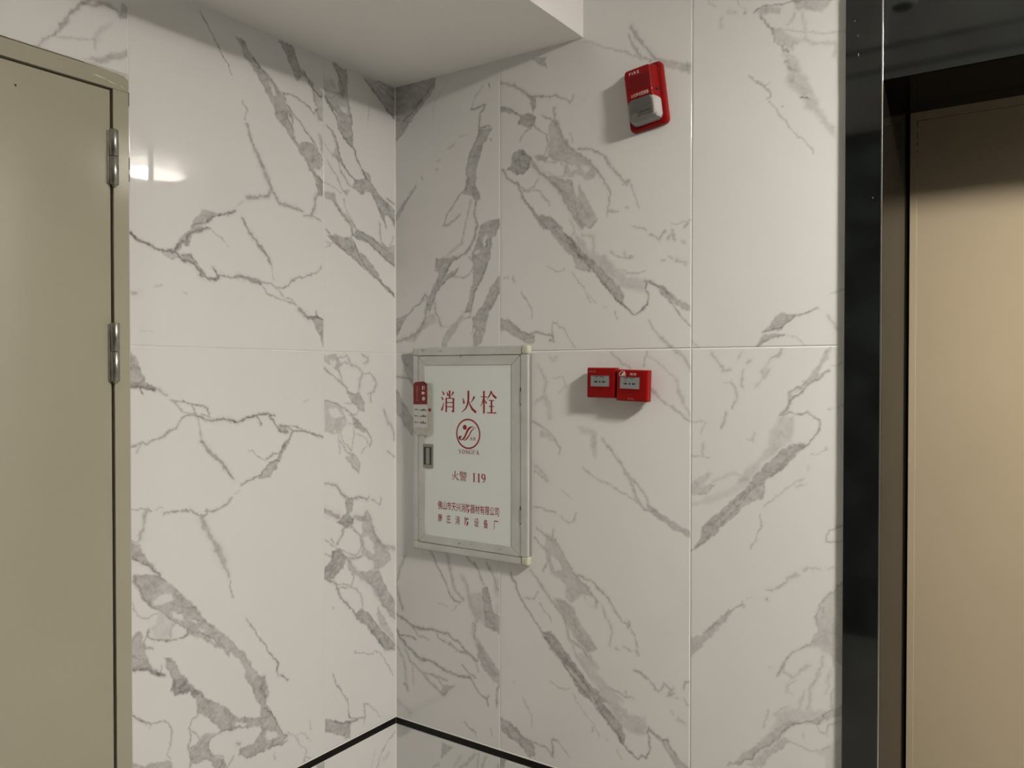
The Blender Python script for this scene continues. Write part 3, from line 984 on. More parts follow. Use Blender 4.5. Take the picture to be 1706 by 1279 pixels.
def parse_veins(s):
    out = []
    for ln in s.strip().split('\n'):
        t = ln.split()
        k = t[0][0]
        if k == 'S': w_, d_, i = float(t[0][1:]), float(t[1]), 2
        elif k == 'F': w_, d_, i = 0, float(t[0][1:]), 1
        else: w_, d_, i = 0, 0, 1
        out.append((k, w_, d_, [tuple(float(q) for q in p.split(',')) for p in t[i:]]))
    return out

def vein_field(us, zs, prims, seed):
    """darkness 0..1 on the grid us x zs (metres), prims in millimetres"""
    U, Z = np.meshgrid(np.asarray(us) * 1000.0, np.asarray(zs) * 1000.0, indexing='ij')
    wu = (vnoise(U, Z, 16, 1) - .5) * 6.5 + (vnoise(U, Z, 6, 2) - .5) * 4.5
    wz = (vnoise(U, Z, 16, 3) - .5) * 6.5 + (vnoise(U, Z, 6, 4) - .5) * 4.5
    A, B = U + wu, Z + wz
    fill = np.zeros(U.shape); line = np.zeros(U.shape)
    streak = vnoise(U, Z, 22, 5) * .55 + vnoise(U, Z, 7, 6) * .45
    big = vnoise(U + 1.6 * Z, Z - .5 * U, 34, 9) * .7 + vnoise(U, Z, 12, 10) * .3
    ridge = (1 - np.abs(2 * big - 1)) ** 7                                  # hairlines inside the fields
    u_min, z_min = U[0, 0], Z[0, 0]
    def window(pts, m):
        xs = [p[0] for p in pts]; ys = [p[1] for p in pts]
        i0, i1 = np.searchsorted(U[:, 0], [min(xs) - m, max(xs) + m]); j0, j1 = np.searchsorted(Z[0], [min(ys) - m, max(ys) + m])
        return slice(max(i0, 0), i1), slice(max(j0, 0), j1)
    for k, wd, dk, pts in prims:
        if k == 'S': continue
        sl = window(pts, 16)
        if U[sl].size == 0: continue
        d, ins = seg_dist(A[sl], B[sl], pts, True)
        sd = np.where(ins, -d, d)
        if k == 'F':
            edge = np.exp(-(np.minimum(sd, 0) / 6.0) ** 2) * .16          # denser rim
            tex = .58 + .62 * streak[sl] + .42 * ridge[sl]
            so = 7.0 if dk < .27 else (4.5 if dk < .36 else 3.0)           # pale fields fade out softly
            fill[sl] = np.maximum(fill[sl], np.clip(dk * tex + (edge * dk if dk >= .3 else 0), 0, 1) * (1 - sstep(-so, so, sd)))
        else:
            fill[sl] *= sstep(-3.5, 2.5, sd) * .88 + .12
    for k, wd, dk, pts in prims:
        if k != 'S': continue
        wd = max(wd * 1.28, 3.0)
        sl = window(pts, 16 + wd)
        if U[sl].size == 0: continue
        d, _ = seg_dist(A[sl], B[sl], pts, False)
        wmod = wd * (.62 + .76 * streak[sl])
        prof = 1 - sstep(.30, 1.55, d / (wmod / 2))
        halo = (1 - sstep(.5, 3.6, d / (wd / 2))) * .20
        line[sl] = np.maximum(line[sl], dk * (.78 + .5 * vnoise(U[sl], Z[sl], 9, 7)) * np.maximum(prof, halo))
    v = np.maximum(fill, line) + .3 * np.minimum(fill, line)
    return np.clip(v, 0, 1)

def axis(a, b, step, fine_to=None):
    if fine_to is None or fine_to >= b:
        return np.linspace(a, b, max(2, int(round((b - a) / step)) + 1))
    n = max(2, int(round((fine_to - a) / step)) + 1)
    return np.concatenate([np.linspace(a, fine_to, n), np.linspace(fine_to, b, 9)[1:]])

def make_tile(side, u0, u1, z0, z1, prims, parent, step=0.0027, zlim=None, zlo=None):
    if prims:
        us = axis(u0, u1, step)
        zs = axis(z0, z1, step, zlim)
        if zlo is not None and zlo > z0:
            zs = np.concatenate([np.linspace(z0, zlo, 6)[:-1], zs[zs >= zlo]])
        V = vein_field(us, zs, prims, 0)
    else:
        us = np.array([u0, u1]); zs = np.array([z0, z1]); V = np.zeros((2, 2))
    nu, nz = len(us), len(zs)
    G = np.empty((nu, nz, 3))
    D = 0.0002
    if side == 'L':
        G[..., 0] = 0; G[..., 1] = -us[:, None]; G[..., 2] = zs[None, :]
        back = np.array([-D, 0, 0])
    else:
        G[..., 0] = us[:, None]; G[..., 1] = 0; G[..., 2] = zs[None, :]
        back = np.array([0, D, 0])
    co = G.reshape(-1, 3)
    idx = np.arange(nu * nz).reshape(nu, nz)
    a, b, c, d = idx[:-1, :-1].ravel(), idx[1:, :-1].ravel(), idx[1:, 1:].ravel(), idx[:-1, 1:].ravel()
    q = np.stack([a, d, c, b], 1) if side == 'L' else np.stack([a, b, c, d], 1)
    # rim back to the bedding
    ring = np.concatenate([idx[:, 0], idx[-1, 1:], idx[-2::-1, -1], idx[0, -2:0:-1]])
    rb = np.arange(len(ring)) + nu * nz
    co = np.concatenate([co, co[ring] + back])
    nx = np.roll(ring, -1); nbk = np.roll(rb, -1)
    r = np.stack([ring, nx, nbk, rb], 1) if side == 'L' else np.stack([ring, rb, nbk, nx], 1)
    q = np.concatenate([q, r])
    me = bpy.data.meshes.new('tile')
    me.vertices.add(len(co)); me.vertices.foreach_set('co', co.astype(np.float32).ravel())
    me.loops.add(q.size); me.loops.foreach_set('vertex_index', q.astype(np.int32).ravel())
    me.polygons.add(len(q)); me.polygons.foreach_set('loop_start', np.arange(0, q.size, 4, dtype=np.int32))
    me.update()
    at = me.attributes.new('vein', 'FLOAT', 'POINT')
    vv = np.concatenate([V.ravel(), V.ravel()[ring]]).astype(np.float32)
    at.data.foreach_set('value', vv)
    return link('tile', me, M['marble'], parent)

def shifted(key, du, dz, flip=None):
    out = []
    for k, w_, d_, pts in VP[key]:
        if flip is not None:
            pts = [(flip - x, y) for x, y in pts]
        out.append((k, w_, d_, [(x + du, y + dz) for x, y in pts]))
    return out

VP = {k: parse_veins(s) for k, s in VEINS.items()}

# ------------------------------------------------------------------ room shell
def struct(o, label, cat):
    return tag(o, label, cat, kind='structure')

S1, S2, S3 = 0.3126, 0.9146, 1.5166          # joints of the left wall
R1, R2, RF = 0.4201, 1.0221, 1.3966          # joints of the right wall, lift surround
G = 0.0009                                   # half a joint
STRIP_T, STRIP_B = -1.2000, -1.2205

bm = bmesh.new()
add_box(bm, -0.16, -0.0001, -0.916, 0.16, FLOOR, CEIL)
add_box(bm, -0.16, -0.0001, -1.900, -0.916, 0.632, CEIL)
add_box(bm, -0.16, -0.0001, ROOM_Y, -1.900, FLOOR, CEIL)
wall_left = struct(obj('wall_left', bm, M['grout']), 'left wall of white veined marble tiles beside the olive door', 'wall')
bm = bmesh.new()
add_box(bm, 0.0, RF + 0.02, 0.0001, 0.16, FLOOR, CEIL)
add_box(bm, RF + 0.02, 2.525, 0.0001, 0.16, 0.66, CEIL)
add_box(bm, 2.51, ROOM_X, 0.0001, 0.16, FLOOR, CEIL)
wall_right = struct(obj('wall_right', bm, M['grout']), 'wall of white veined marble tiles that carries the hydrant cabinet', 'wall')

ZB = -1.1962
ZV = 0.885
make_tile('L', G, S1 - G, G, 1.2 - G, VP['L0u'], wall_left, zlim=ZV)
make_tile('L', S1 + G, S2 - G, G, 1.2 - G, VP['L1u'], wall_left, zlim=0.90)
make_tile('L', S2 + G, S3 - G, 0.633, 1.2 - G, VP['L2u'] + [q for q in shifted('R1u', 495, 0) if min(x for x, z in q[3]) > 1210], wall_left, zlim=ZV)
make_tile('L', G, S1 - G, ZB, -G, VP['L0d'], wall_left)
make_tile('L', S1 + G, S2 - G, ZB, -G, VP['L1d'], wall_left)
make_tile('L', G, S1 - G, FLOOR, STRIP_B - 0.002, VP['L0s'], wall_left)
make_tile('L', S1 + G, S2 - G, FLOOR, STRIP_B - 0.002, shifted('L1u', 0, -1300), wall_left, step=0.005)
make_tile('L', S3 + G, 2.1186, 0.633, 1.2 - G, shifted('R1u', 1096, 0), wall_left, step=0.006)
for u0, u1 in ((1.902, 2.1186), (2.1204, 2.7206), (2.7224, -ROOM_Y)):
    make_tile('L', u0, u1, G, 1.2 - G, shifted('R1u', (u0 - R1) * 1000, 0), wall_left, step=0.008)
    make_tile('L', u0, u1, ZB, -G, shifted('R1d', (u0 - R1) * 1000, 0), wall_left, step=0.008)
    make_tile('L', u0, u1, FLOOR, STRIP_B - 0.002, None, wall_left)
for u0, u1 in ((G, S1 - G), (S1 + G, S2 - G), (S2 + G, S3 - G), (S3 + G, 2.1186), (2.1204, 2.7206), (2.7224, -ROOM_Y)):
    make_tile('L', u0, u1, 1.2 + G, CEIL - 0.0005, None, wall_left)

make_tile('R', G, R1 - G, G, 1.2 - G, VP['R0u'], wall_right, zlim=ZV)
make_tile('R', R1 + G, R2 - G, G, 1.2 - G, VP['R1u'], wall_right, zlim=ZV)
make_tile('R', R2 + G, RF + 0.012, G, 1.2 - G, VP['R2u'], wall_right, zlim=ZV)
make_tile('R', G, R1 - G, ZB, -G, VP['R0d'], wall_right)
make_tile('R', R1 + G, R2 - G, ZB, -G, VP['R1d'], wall_right)
make_tile('R', R2 + G, RF + 0.012, ZB, -G, VP['R2d'], wall_right)
make_tile('R', G, R1 - G, FLOOR, STRIP_B - 0.002, VP['R0s'], wall_right)
make_tile('R', R1 + G, R2 - G, FLOOR, STRIP_B - 0.002, shifted('L1u', 100, -1300), wall_right, step=0.005)
make_tile('R', R2 + G, RF + 0.012, FLOOR, STRIP_B - 0.002, shifted('L1u', 700, -1300), wall_right, step=0.005)
for u0, u1 in ((2.528, 3.128), (3.130, 3.730), (3.732, 4.332), (4.334, 4.934), (4.936, 5.536), (5.538, 6.138), (6.14, ROOM_X)):
    make_tile('R', u0, u1, G, 1.2 - G, shifted('R1u', (u0 - R1) * 1000, 0), wall_right, step=0.008)
    make_tile('R', u0, u1, ZB, -G, shifted('R1d', (u0 - R1) * 1000, 0), wall_right, step=0.008)
    make_tile('R', u0, u1, FLOOR, STRIP_B - 0.002, None, wall_right)
for u0, u1 in ((G, R1 - G), (R1 + G, R2 - G), (R2 + G, 1.62), (1.622, 2.222), (2.224, 2.824), (2.826, 3.426), (3.428, 4.028), (4.03, 4.63), (4.632, 5.232), (5.234, 5.834), (5.836, ROOM_X)):
    make_tile('R', u0, u1, 1.2 + G, CEIL - 0.0005, None, wall_right)
make_tile('R', RF + 0.014, 2.526, 0.668, 1.2 - G, None, wall_right)

# black skirting strips, white sealant in the corner
t = struct(box('trim_1', -0.0005, 0.0012, -0.914, 0.0, STRIP_B, STRIP_T, M['strip']), 'thin black strip above the skirting of the left wall', 'trim')
t = struct(box('trim_2', 0.0014, RF, -0.0012, 0.0005, STRIP_B, STRIP_T, M['strip']), 'thin black strip above the skirting under the hydrant cabinet', 'trim')
strip_l = bpy.data.objects['trim_1']; strip_r = bpy.data.objects['trim_2']
box('sealant_bead', -0.0003, 0.0016, -0.914, -0.0016, STRIP_T, ZB + 0.0002, M['grout'], strip_l, 0.0006, 1)
box('sealant_bead', 0.0016, RF, -0.0016, 0.0003, STRIP_T, ZB + 0.0002, M['grout'], strip_r, 0.0006, 1)
bm = bmesh.new()
add_prism(bm, [(0.0, 0.0), (0.0026, 0.0), (0.0, -0.0026)], FLOOR, SOFFIT_Z)
for v in bm.verts: v.co = Vector((v.co.x, v.co.z, v.co.y))
struct(obj('trim_3', bm, M['grout']), 'bead of white sealant down the corner of the two tiled walls', 'trim')

# ceiling, bulkhead over the door side, floor, far walls
bm = bmesh.new()
add_box(bm, -0.16, ROOM_X, ROOM_Y - 0.1, 0.16, CEIL, CEIL + 0.1)
add_box(bm, 0.0, SOFFIT_X, ROOM_Y, 0.0, SOFFIT_Z, CEIL, 0.0)
ceiling = struct(obj('ceiling', bm, M['plaster']), 'white plastered ceiling with a lowered bulkhead over the corner', 'ceiling')
for i, (y, wd) in enumerate(((-1.55, 0.02), (-1.81, 0.03))):
    struct(box('trim_%d' % (4 + i), SOFFIT_X, ROOM_X, y - wd / 2, y + wd / 2, CEIL - 0.018, CEIL, M['dome'], None, 0.003),
           ('narrow grey joint profile across the lobby ceiling', 'wider grey joint profile across the lobby ceiling')[i], 'trim')
struct(box('floor', -0.16, ROOM_X, ROOM_Y - 0.1, 0.5, FLOOR - 0.1, FLOOR, M['floor']), 'pale polished lobby floor', 'floor')
struct(box('wall_back', -0.16, ROOM_X, ROOM_Y - 0.1, ROOM_Y, FLOOR, CEIL, M['back']), 'dark clad wall behind the viewer opposite the lift', 'wall')
struct(box('wall_far', ROOM_X, ROOM_X + 0.1, ROOM_Y - 0.1, 0.16, FLOOR, CEIL, M['back']), 'dark clad wall closing the far end of the lobby', 'wall')

# ------------------------------------------------------------------ olive steel door in the left wall
door1 = struct(box('door_1', -0.045, -0.0015, -1.860, -0.9578, FLOOR + 0.006, 0.5860, M['door_paint'], None, 0.0015, 2), 'olive grey steel door leaf with two round hinges', 'door')
fr = 0.0035                                   # the frame stands a little proud of the tiles
bm = bmesh.new(); add_box(bm, -0.12, fr, -0.9535, -0.9158, FLOOR, 0.5902, 0.001); obj('frame_jamb', bm, M['door_paint'], door1)
bm = bmesh.new(); add_box(bm, -0.12, fr, -1.8990, -1.8640, FLOOR, 0.5902, 0.001); obj('frame_jamb', bm, M['door_paint'], door1)
bm = bmesh.new(); add_box(bm, -0.12, fr, -1.8990, -0.9158, 0.5905, 0.6285, 0.001); obj('frame_head', bm, M['door_paint'], door1)
bm = bmesh.new(); add_box(bm, -0.10, -0.050, -1.8640, -0.9535, FLOOR, 0.5905); obj('rebate', bm, M['dark_gap'], door1)

def left_poly(name, pts, x0, x1, m, parent):
    """outline (s, z) on the left wall, s = distance from the corner"""
    bm = bmesh.new()
    a = [bm.verts.new((x0, -s, z)) for s, z in pts]; b = [bm.verts.new((x1, -s, z)) for s, z in pts]
    bm.faces.new(a); bm.faces.new(b[::-1])
    for i in range(len(pts)):
        j = (i + 1) % len(pts)
        bm.faces.new((a[i], b[i], b[j], a[j]))
    return obj(name, bm, m, parent)
# worn filler at the corner of the frame and scraped paint on the head
left_poly('chipped_corner', [(0.9150, 0.6298), (0.9150, 0.6010), (0.9164, 0.6020), (0.9168, 0.6150), (0.9200, 0.6205), (0.9225, 0.6215), (0.9275, 0.6258), (0.9360, 0.6262), (0.9450, 0.6278), (0.9600, 0.6270), (0.9720, 0.6280), (1.0000, 0.6288), (1.0200, 0.6292), (1.0200, 0.6300)], fr - 0.001, fr + 0.0006, M['chipped'], door1)
left_poly('paint_scrape', [(0.9255, 0.5975), (0.932, 0.6005), (0.9365, 0.6035), (0.933, 0.5985)], fr - 0.001, fr + 0.0004, M['chipped'], door1)
left_poly('paint_scrape', [(0.942, 0.6010), (0.960, 0.6020), (0.968, 0.6060), (0.978, 0.6065), (0.990, 0.6070), (1.000, 0.6090), (0.990, 0.6105), (0.975, 0.6085), (0.960, 0.6050)], fr - 0.001, fr + 0.0004, M['chipped'], door1)
left_poly('gap_dark', [(0.9140, 0.592), (0.9157, 0.592), (0.9157, 0.560), (0.9140, 0.560)], 0.0, fr - 0.001, M['dark_gap'], door1)  # dark strips set into the gap beside the frame
left_poly('gap_dark', [(0.9140, 0.440), (0.9157, 0.440), (0.9157, 0.412), (0.9140, 0.412)], 0.0, fr - 0.001, M['dark_gap'], door1)
left_poly('gap_dark', [(0.9140, 0.402), (0.9157, 0.402), (0.9157, 0.384), (0.9140, 0.384)], 0.0, fr - 0.001, M['dark_gap'], door1)
bm = bmesh.new(); bmesh.ops.create_uvsphere(bm, u_segments=10, v_segments=6, radius=0.0022)
for v in bm.verts: v.co = Vector((v.co.x * 0.5 - 0.0012, v.co.y - 1.161, v.co.z + 0.538))
obj('paint_nick', bm, M['dark_gap'], door1)

def hinge(z_top, z_bot):
    hx, hy, r = 0.0075, -0.9540, 0.0098
    zm = (z_top + z_bot) / 2 + 0.001
    root = None
    bm = bmesh.new()
    add_lathe(bm, [(r - .0012, zm + .0006), (r, zm + .0016), (r, z_top - .0014), (r - .0014, z_top)], hx, hy, 28)
    root = obj('hinge', bm, M['hinge'], door1, True)
    bm = bmesh.new()
    add_lathe(bm, [(r - .0014, z_bot), (r, z_bot + .0014), (r, zm - .0016), (r - .0012, zm - .0006)], hx, hy, 28)
    obj('lower_knuckle', bm, M['hinge'], root, True)
    bm = bmesh.new()
    add_lathe(bm, [(0.0040, z_bot - 0.005), (0.0050, z_bot - 0.004), (0.0050, z_top - 0.01)], hx, hy, 16)
    obj('pin', bm, M['hinge'], root, True)
    box('hinge_leaf', -0.012, 0.0035, hy - 0.0125, hy - 0.002, z_bot + 0.002, z_top - 0.003, M['hinge'], root)
hinge(0.4955, 0.3690)
hinge(0.0515, -0.0835)

# ------------------------------------------------------------------ lift: black stone surround, beige doors
FY = -0.0130                                  # front of the surround
JX0, JX1 = 1.3966, 1.4755                     # left jamb
OZ = 0.590                                    # lower edge of the lintel
DY = 0.330                                    # door plane
RX0, RX1 = 2.450, 2.527
surround = struct(box('trim_6', JX0, JX1, FY, DY + 0.06, FLOOR, OZ + 0.0005, M['black_stone'], None, 0.0008, 1), 'polished black stone surround of the lift door', 'trim')
box('jamb', RX0, RX1, FY, DY + 0.06, FLOOR, OZ + 0.0005, M['black_stone'], surround, 0.0008, 1)
bm = bmesh.new()
a = [(JX0, FY, OZ), (RX1, FY, OZ), (RX1, DY + 0.06, OZ + 0.019), (JX0, DY + 0.06, OZ + 0.019)]
b = [(x, y, CEIL - 0.0005) for x, y, z in a]
A = [bm.verts.new(p) for p in a]; B = [bm.verts.new(p) for p in b]
bm.faces.new(A); bm.faces.new(B[::-1])
for i in range(4): bm.faces.new((A[i], B[i], B[(i + 1) % 4], A[(i + 1) % 4]))
obj('lintel', bm, M['black_stone'], surround)
box('edge_bead', JX1 - 0.0026, JX1 + 0.0006, FY - 0.0012, FY + 0.003, FLOOR, CEIL - 0.001, M['steel_edge'], surround, 0.0008, 2)
box('reveal_lining', JX1 - 0.001, JX1 + 0.0012, FY + 0.004, DY + 0.02, FLOOR, OZ + 0.012, M['reveal'], surround)
bm = bmesh.new(); add_prism(bm, [(JX1, OZ - 0.001), (RX0, OZ - 0.001), (RX0, OZ), (JX1, OZ)], FY + 0.004, DY + 0.02)
for v in bm.verts: v.co.z += (v.co.y - FY) * 0.019 / 0.403
obj('soffit_lining', bm, M['reveal'], surround)
# a few chips and splashes on the front of the jamb
for px, pz, hh in ((1.4235, 0.655, 0.006), (1.4150, 0.735, 0.002), (1.4225, 0.700, 0.002), (1.4555, 0.330, 0.002)):
    box('splash', px, px + 0.0012, FY - 0.0003, FY, pz, pz + hh, M['print_white'], surround)

door2 = struct(box('door_2', JX1 + 0.0068, 1.9620, DY, DY + 0.03, FLOOR + 0.004, 0.6065, M['lift_door'], None, 0.0015, 2), 'beige painted lift door in the black stone surround', 'door')
box('door_leaf', 1.9660, RX0 - 0.009, DY, DY + 0.03, FLOOR + 0.004, 0.6065, M['lift_door'], door2, 0.0015, 2)
box('folded_edge', JX1 + 0.0068, JX1 + 0.0230, DY - 0.0016, DY + 0.001, FLOOR + 0.004, 0.6065, M['lift_door'], door2, 0.0007, 2)
box('folded_edge', JX1 + 0.0232, 1.9620, DY - 0.0016, DY + 0.001, 0.5840, 0.6065, M['lift_door'], door2, 0.0007, 2)
box('dirt_seam', JX1 + 0.0230, 1.9620, DY - 0.0006, DY + 0.001, 0.5826, 0.5840, M['dirt'], door2)
for z0, h, wd in ((0.5825, 0.016, 0.0016), (0.5560, 0.020, 0.0011), (0.5300, 0.009, 0.0020), (0.5080, 0.005, 0.0013), (0.4780, 0.014, 0.0007)):
    box('dirt_seam', JX1 + 0.0230, JX1 + 0.0230 + wd, DY - 0.0006, DY + 0.001, z0 - h, z0, M['dirt'], door2)
box('shaft_gap', JX1 - 0.002, RX0 + 0.002, DY + 0.035, DY + 0.045, FLOOR, 0.68, M['dark_gap'], door2)

# ------------------------------------------------------------------ fire hydrant cabinet
CF, CD = -0.022, -0.019                       # front of the outer frame, front of the door
CX0, CX1, CZ1, CZ0 = 0.0935, 0.5345, 0.0168, -0.6245
cab = tag(empty('hydrant_cabinet', ((CX0 + CX1) / 2, 0, CZ0)), 'aluminium framed fire hydrant cabinet with a white door and red lettering', 'cabinet')
cab_off = Vector(cab.location)
PX0, PX1, PZ1, PZ0 = 0.1430, 0.4765, -0.0385, -0.5750     # white panel
GX0, GX1, GZ1, GZ0 = 0.1152, 0.5095, -0.0092, -0.6015     # gap between frame and door

def cpart(o):
    """parts are modelled in room coordinates, then hung under the cabinet's base point"""
    o.matrix_parent_inverse = Matrix.Translation(-cab_off)
    return o

def rail(name, x0, x1, z0, z1, vertical, outer):
    """aluminium profile with one rounded outer edge"""
    bm = bmesh.new()
    add_box(bm, x0, x1, CF, -0.0002 if not (vertical and outer > 0.3) else -0.0135, z0, z1)
    es = []
    for e in bm.edges:
        m = (e.verts[0].co + e.verts[1].co) / 2
        if abs(m.y - CF) < 1e-5:
            if vertical and abs(m.x - outer) < 1e-5: es.append(e)
            if not vertical and abs(m.z - outer) < 1e-5: es.append(e)
    bmesh.ops.bevel(bm, geom=es, offset=0.0050, segments=4, profile=0.5, affect='EDGES')
    return cpart(obj(name, bm, M['alu'], cab))
CAPZ = 0.0262
rail('frame_stile', GX1 + 0.0006, CX1, CZ0 + CAPZ, CZ1 - CAPZ, True, CX1)
cpart(box('side_strip', CX1 - 0.012, CX1 - 0.0006, -0.0140, -0.0002, CZ0 + CAPZ, CZ1 - CAPZ, M['side_grey'], cab))  # darker grey strip added along the side of the right stile
rail('frame_stile', CX0, GX0 - 0.0006, CZ0 + CAPZ, CZ1 - CAPZ, True, CX0)
rail('frame_rail', GX0, GX1, GZ1 + 0.0006, CZ1, False, CZ1)
rail('frame_rail', GX0, GX1, CZ0, GZ0 - 0.0006, False, CZ0)
for cx0, cx1 in ((GX1 + 0.0004, CX1 + 0.0006), (CX0 - 0.0006, GX0 - 0.0004)):
    for cz0, cz1 in ((CZ1 - CAPZ, CZ1 + 0.0012), (CZ0 - 0.0012, CZ0 + CAPZ)):
        bm = bmesh.new(); add_box(bm, cx0, cx1, CF - 0.0006, -0.0002, cz0, cz1, 0.006, 4)
        cpart(obj('corner_cap', bm, M['cap'], cab, True))
bm = bmesh.new(); add_box(bm, GX0 - 0.0006, GX1 + 0.0006, CD + 0.006, -0.0002, GZ0 - 0.0006, GZ1 + 0.0006)
cpart(obj('cabinet_body', bm, M['dark_gap'], cab))
panel = cpart(box('door_panel', PX0 - 0.002, PX1 + 0.002, CD + 0.0012, CD + 0.006, PZ0 - 0.002, PZ1 + 0.002, M['panel'], cab))
# mitred door profiles
gx0, gx1, gz0, gz1 = GX0 + 0.0010, GX1 - 0.0012, GZ0 + 0.0010, GZ1 - 0.0010
mg = 0.0004
for nm, pl in (('door_rail', [(gx0 + mg * 2, gz1), (gx1 - mg * 2, gz1), (PX1 - mg, PZ1), (PX0 + mg, PZ1)]),
               ('door_rail', [(gx0 + mg * 2, gz0), (PX0 + mg, PZ0), (PX1 - mg, PZ0), (gx1 - mg * 2, gz0)]),
               ('door_stile', [(gx0, gz1 - mg * 2), (PX0, PZ1 - mg), (PX0, PZ0 + mg), (gx0, gz0 + mg * 2)]),
               ('door_stile', [(gx1, gz1 - mg * 2), (gx1, gz0 + mg * 2), (PX1, PZ0 + mg), (PX1, PZ1 - mg)])):
    bm = bmesh.new(); add_prism(bm, pl, CD + 0.006, CD - 0.0012)
    bmesh.ops.bevel(bm, geom=[e for e in bm.edges if all(abs(v.co.y - (CD - 0.0012)) < 1e-6 for v in e.verts)], offset=0.0006, segments=1, affect='EDGES')
    cpart(obj(nm, bm, M['alu'], cab))
# hinge slits
for z0, z1 in ((-0.1578, -0.1054), (-0.5052, -0.4526)):
    cpart(box('hinge_slit', GX1 - 0.0022, GX1 + 0.0012, CF - 0.0004, CF + 0.002, z0, z1, M['latch_dark'], cab))
    cpart(box('hinge_knuckle', GX1 - 0.0012, GX1 + 0.0004, CF - 0.0010, CF, z0 + 0.004, z1 - 0.012, M['alu'], cab))
# scuffs on the frame
for x, z, wd, h in ((0.2780, 0.0065, 0.0010, 0.004), (0.2050, 0.0040, 0.010, 0.002), (0.1990, 0.0010, 0.003, 0.004), (0.2560, -0.0115, 0.004, 0.003), (0.2860, -0.0150, 0.003, 0.008), (0.1270, 0.0095, 0.020, 0.0015), (0.13, 0.0050, 0.012, 0.0018),
                   (0.1110, -0.520, 0.003, 0.003), (0.1260, -0.530, 0.002, 0.002), (0.2790, -0.5890, 0.006, 0.002), (0.3260, -0.5860, 0.004, 0.0015), (0.4330, -0.5880, 0.004, 0.0015)):
    cpart(box('scuff', x, x + wd, CF - 0.0004, CF + 0.004, z, z + h, M['latch'], cab))

# --- lettering on the cabinet door (sub-parts of the door panel)
PY = CD + 0.0010
# song-style characters drawn stroke by stroke in a 100 x 100 square: (points, widths)
XIAO = [([(9, 96), (17, 88), (23, 79)], (2, 6, 8)), ([(2, 71), (10, 64), (16, 56)], (2, 6, 8)), ([(4, 9), (9, 14), (22, 46)], (9, 8, 2)),
        ([(62, 99), (62, 64)], (9, 8)), ([(41, 93), (46, 85), (51, 75)], (2, 6, 9)), ([(88, 94), (82, 84), (72, 73)], (9, 6, 2)),
        ([(38, 66), (38, 2)], (8, 8)), ([(38, 64), (90, 64)], (3.5, 3.5)), ([(88, 66), (88, 4)], (9, 8)), ([(88, 3), (82, 6), (74, 11)], (8, 6, 2)),
        ([(40, 45), (86, 45)], (3.5, 3.5)), ([(40, 26), (86, 26)], (3.5, 3.5))]
HUO = [([(13, 68), (19, 56), (21, 42)], (2, 6, 10)), ([(88, 74), (80, 62), (66, 47)], (9, 6, 2)),
       ([(50, 99), (50, 62), (45, 40), (32, 20), (4, 2)], (9, 9, 8, 6, 2)), ([(51, 58), (60, 38), (74, 20), (98, 5)], (2, 6, 9, 10)), ([(96, 8), (99, 4)], (9, 2))]
SHUAN = [([(2, 73), (42, 73)], (3.5, 3.5)), ([(22, 99), (22, 0)], (8, 8)), ([(21, 72), (15, 52), (1, 30)], (6, 5, 2)), ([(26, 60), (32, 53), (38, 44)], (2, 5, 8)),
         ([(69, 99), (58, 80), (40, 61)], (7, 6, 2)), ([(68, 96), (80, 80), (99, 68)], (3, 8, 9)), ([(52, 58), (86, 58)], (3.5, 3.5)), ([(53, 32), (85, 32)], (3.5, 3.5)),
         ([(42, 4), (99, 4)], (4, 4)), ([(92, 7), (97, 3)], (7, 2)), ([(69, 58), (69, 4)], (8, 8))]
def glyph(strokes, x0, x1, z0, z1):
    f = lambda p: (x0 + p[0] / 100 * (x1 - x0), z0 + p[1] / 100 * (z1 - z0))
    sw = (x1 - x0 + z1 - z0) / 200
    return [qd for pts, wd in strokes for qd in stroke_poly([f(p) for p in pts], [q * sw * 1.2 for q in wd])]
red = M['print_red']
def lettering(nm, polys): return cpart2(flat_polys(nm, polys, PY, red, panel))
def cpart2(o):
    o.matrix_parent_inverse = (panel.matrix_parent_inverse @ Matrix.Identity(4)).inverted() @ Matrix.Translation(-cab_off)
    return o
for st, x0, x1, z0, z1 in ((XIAO, 0.2066, 0.2635, -0.1866, -0.1172), (HUO, 0.2850, 0.3450, -0.1868, -0.1170), (SHUAN, 0.3607, 0.4200, -0.1856, -0.1168)):
    lettering('large_character', glyph(st, x0, x1, z0, z1))
def ring(cx, cz, ro, ri, n=56):
    out = []
    for k in range(n):
        a0, a1 = 2 * math.pi * k / n, 2 * math.pi * (k + 1) / n
        out.append([(cx + ro * math.cos(a0), cz + ro * math.sin(a0)), (cx + ro * math.cos(a1), cz + ro * math.sin(a1)),
                    (cx + ri * math.cos(a1), cz + ri * math.sin(a1)), (cx + ri * math.cos(a0), cz + ri * math.sin(a0))])
    return out
def disc(cx, cz, rx, rz, n=24): return [[(cx + rx * math.cos(2 * math.pi * k / n), cz + rz * math.sin(2 * math.pi * k / n)) for k in range(n)]]
EMB = ring(0.3139, -0.2495, 0.0464, 0.0416) + disc(0.3011, -0.2299, 0.0076, 0.0078)
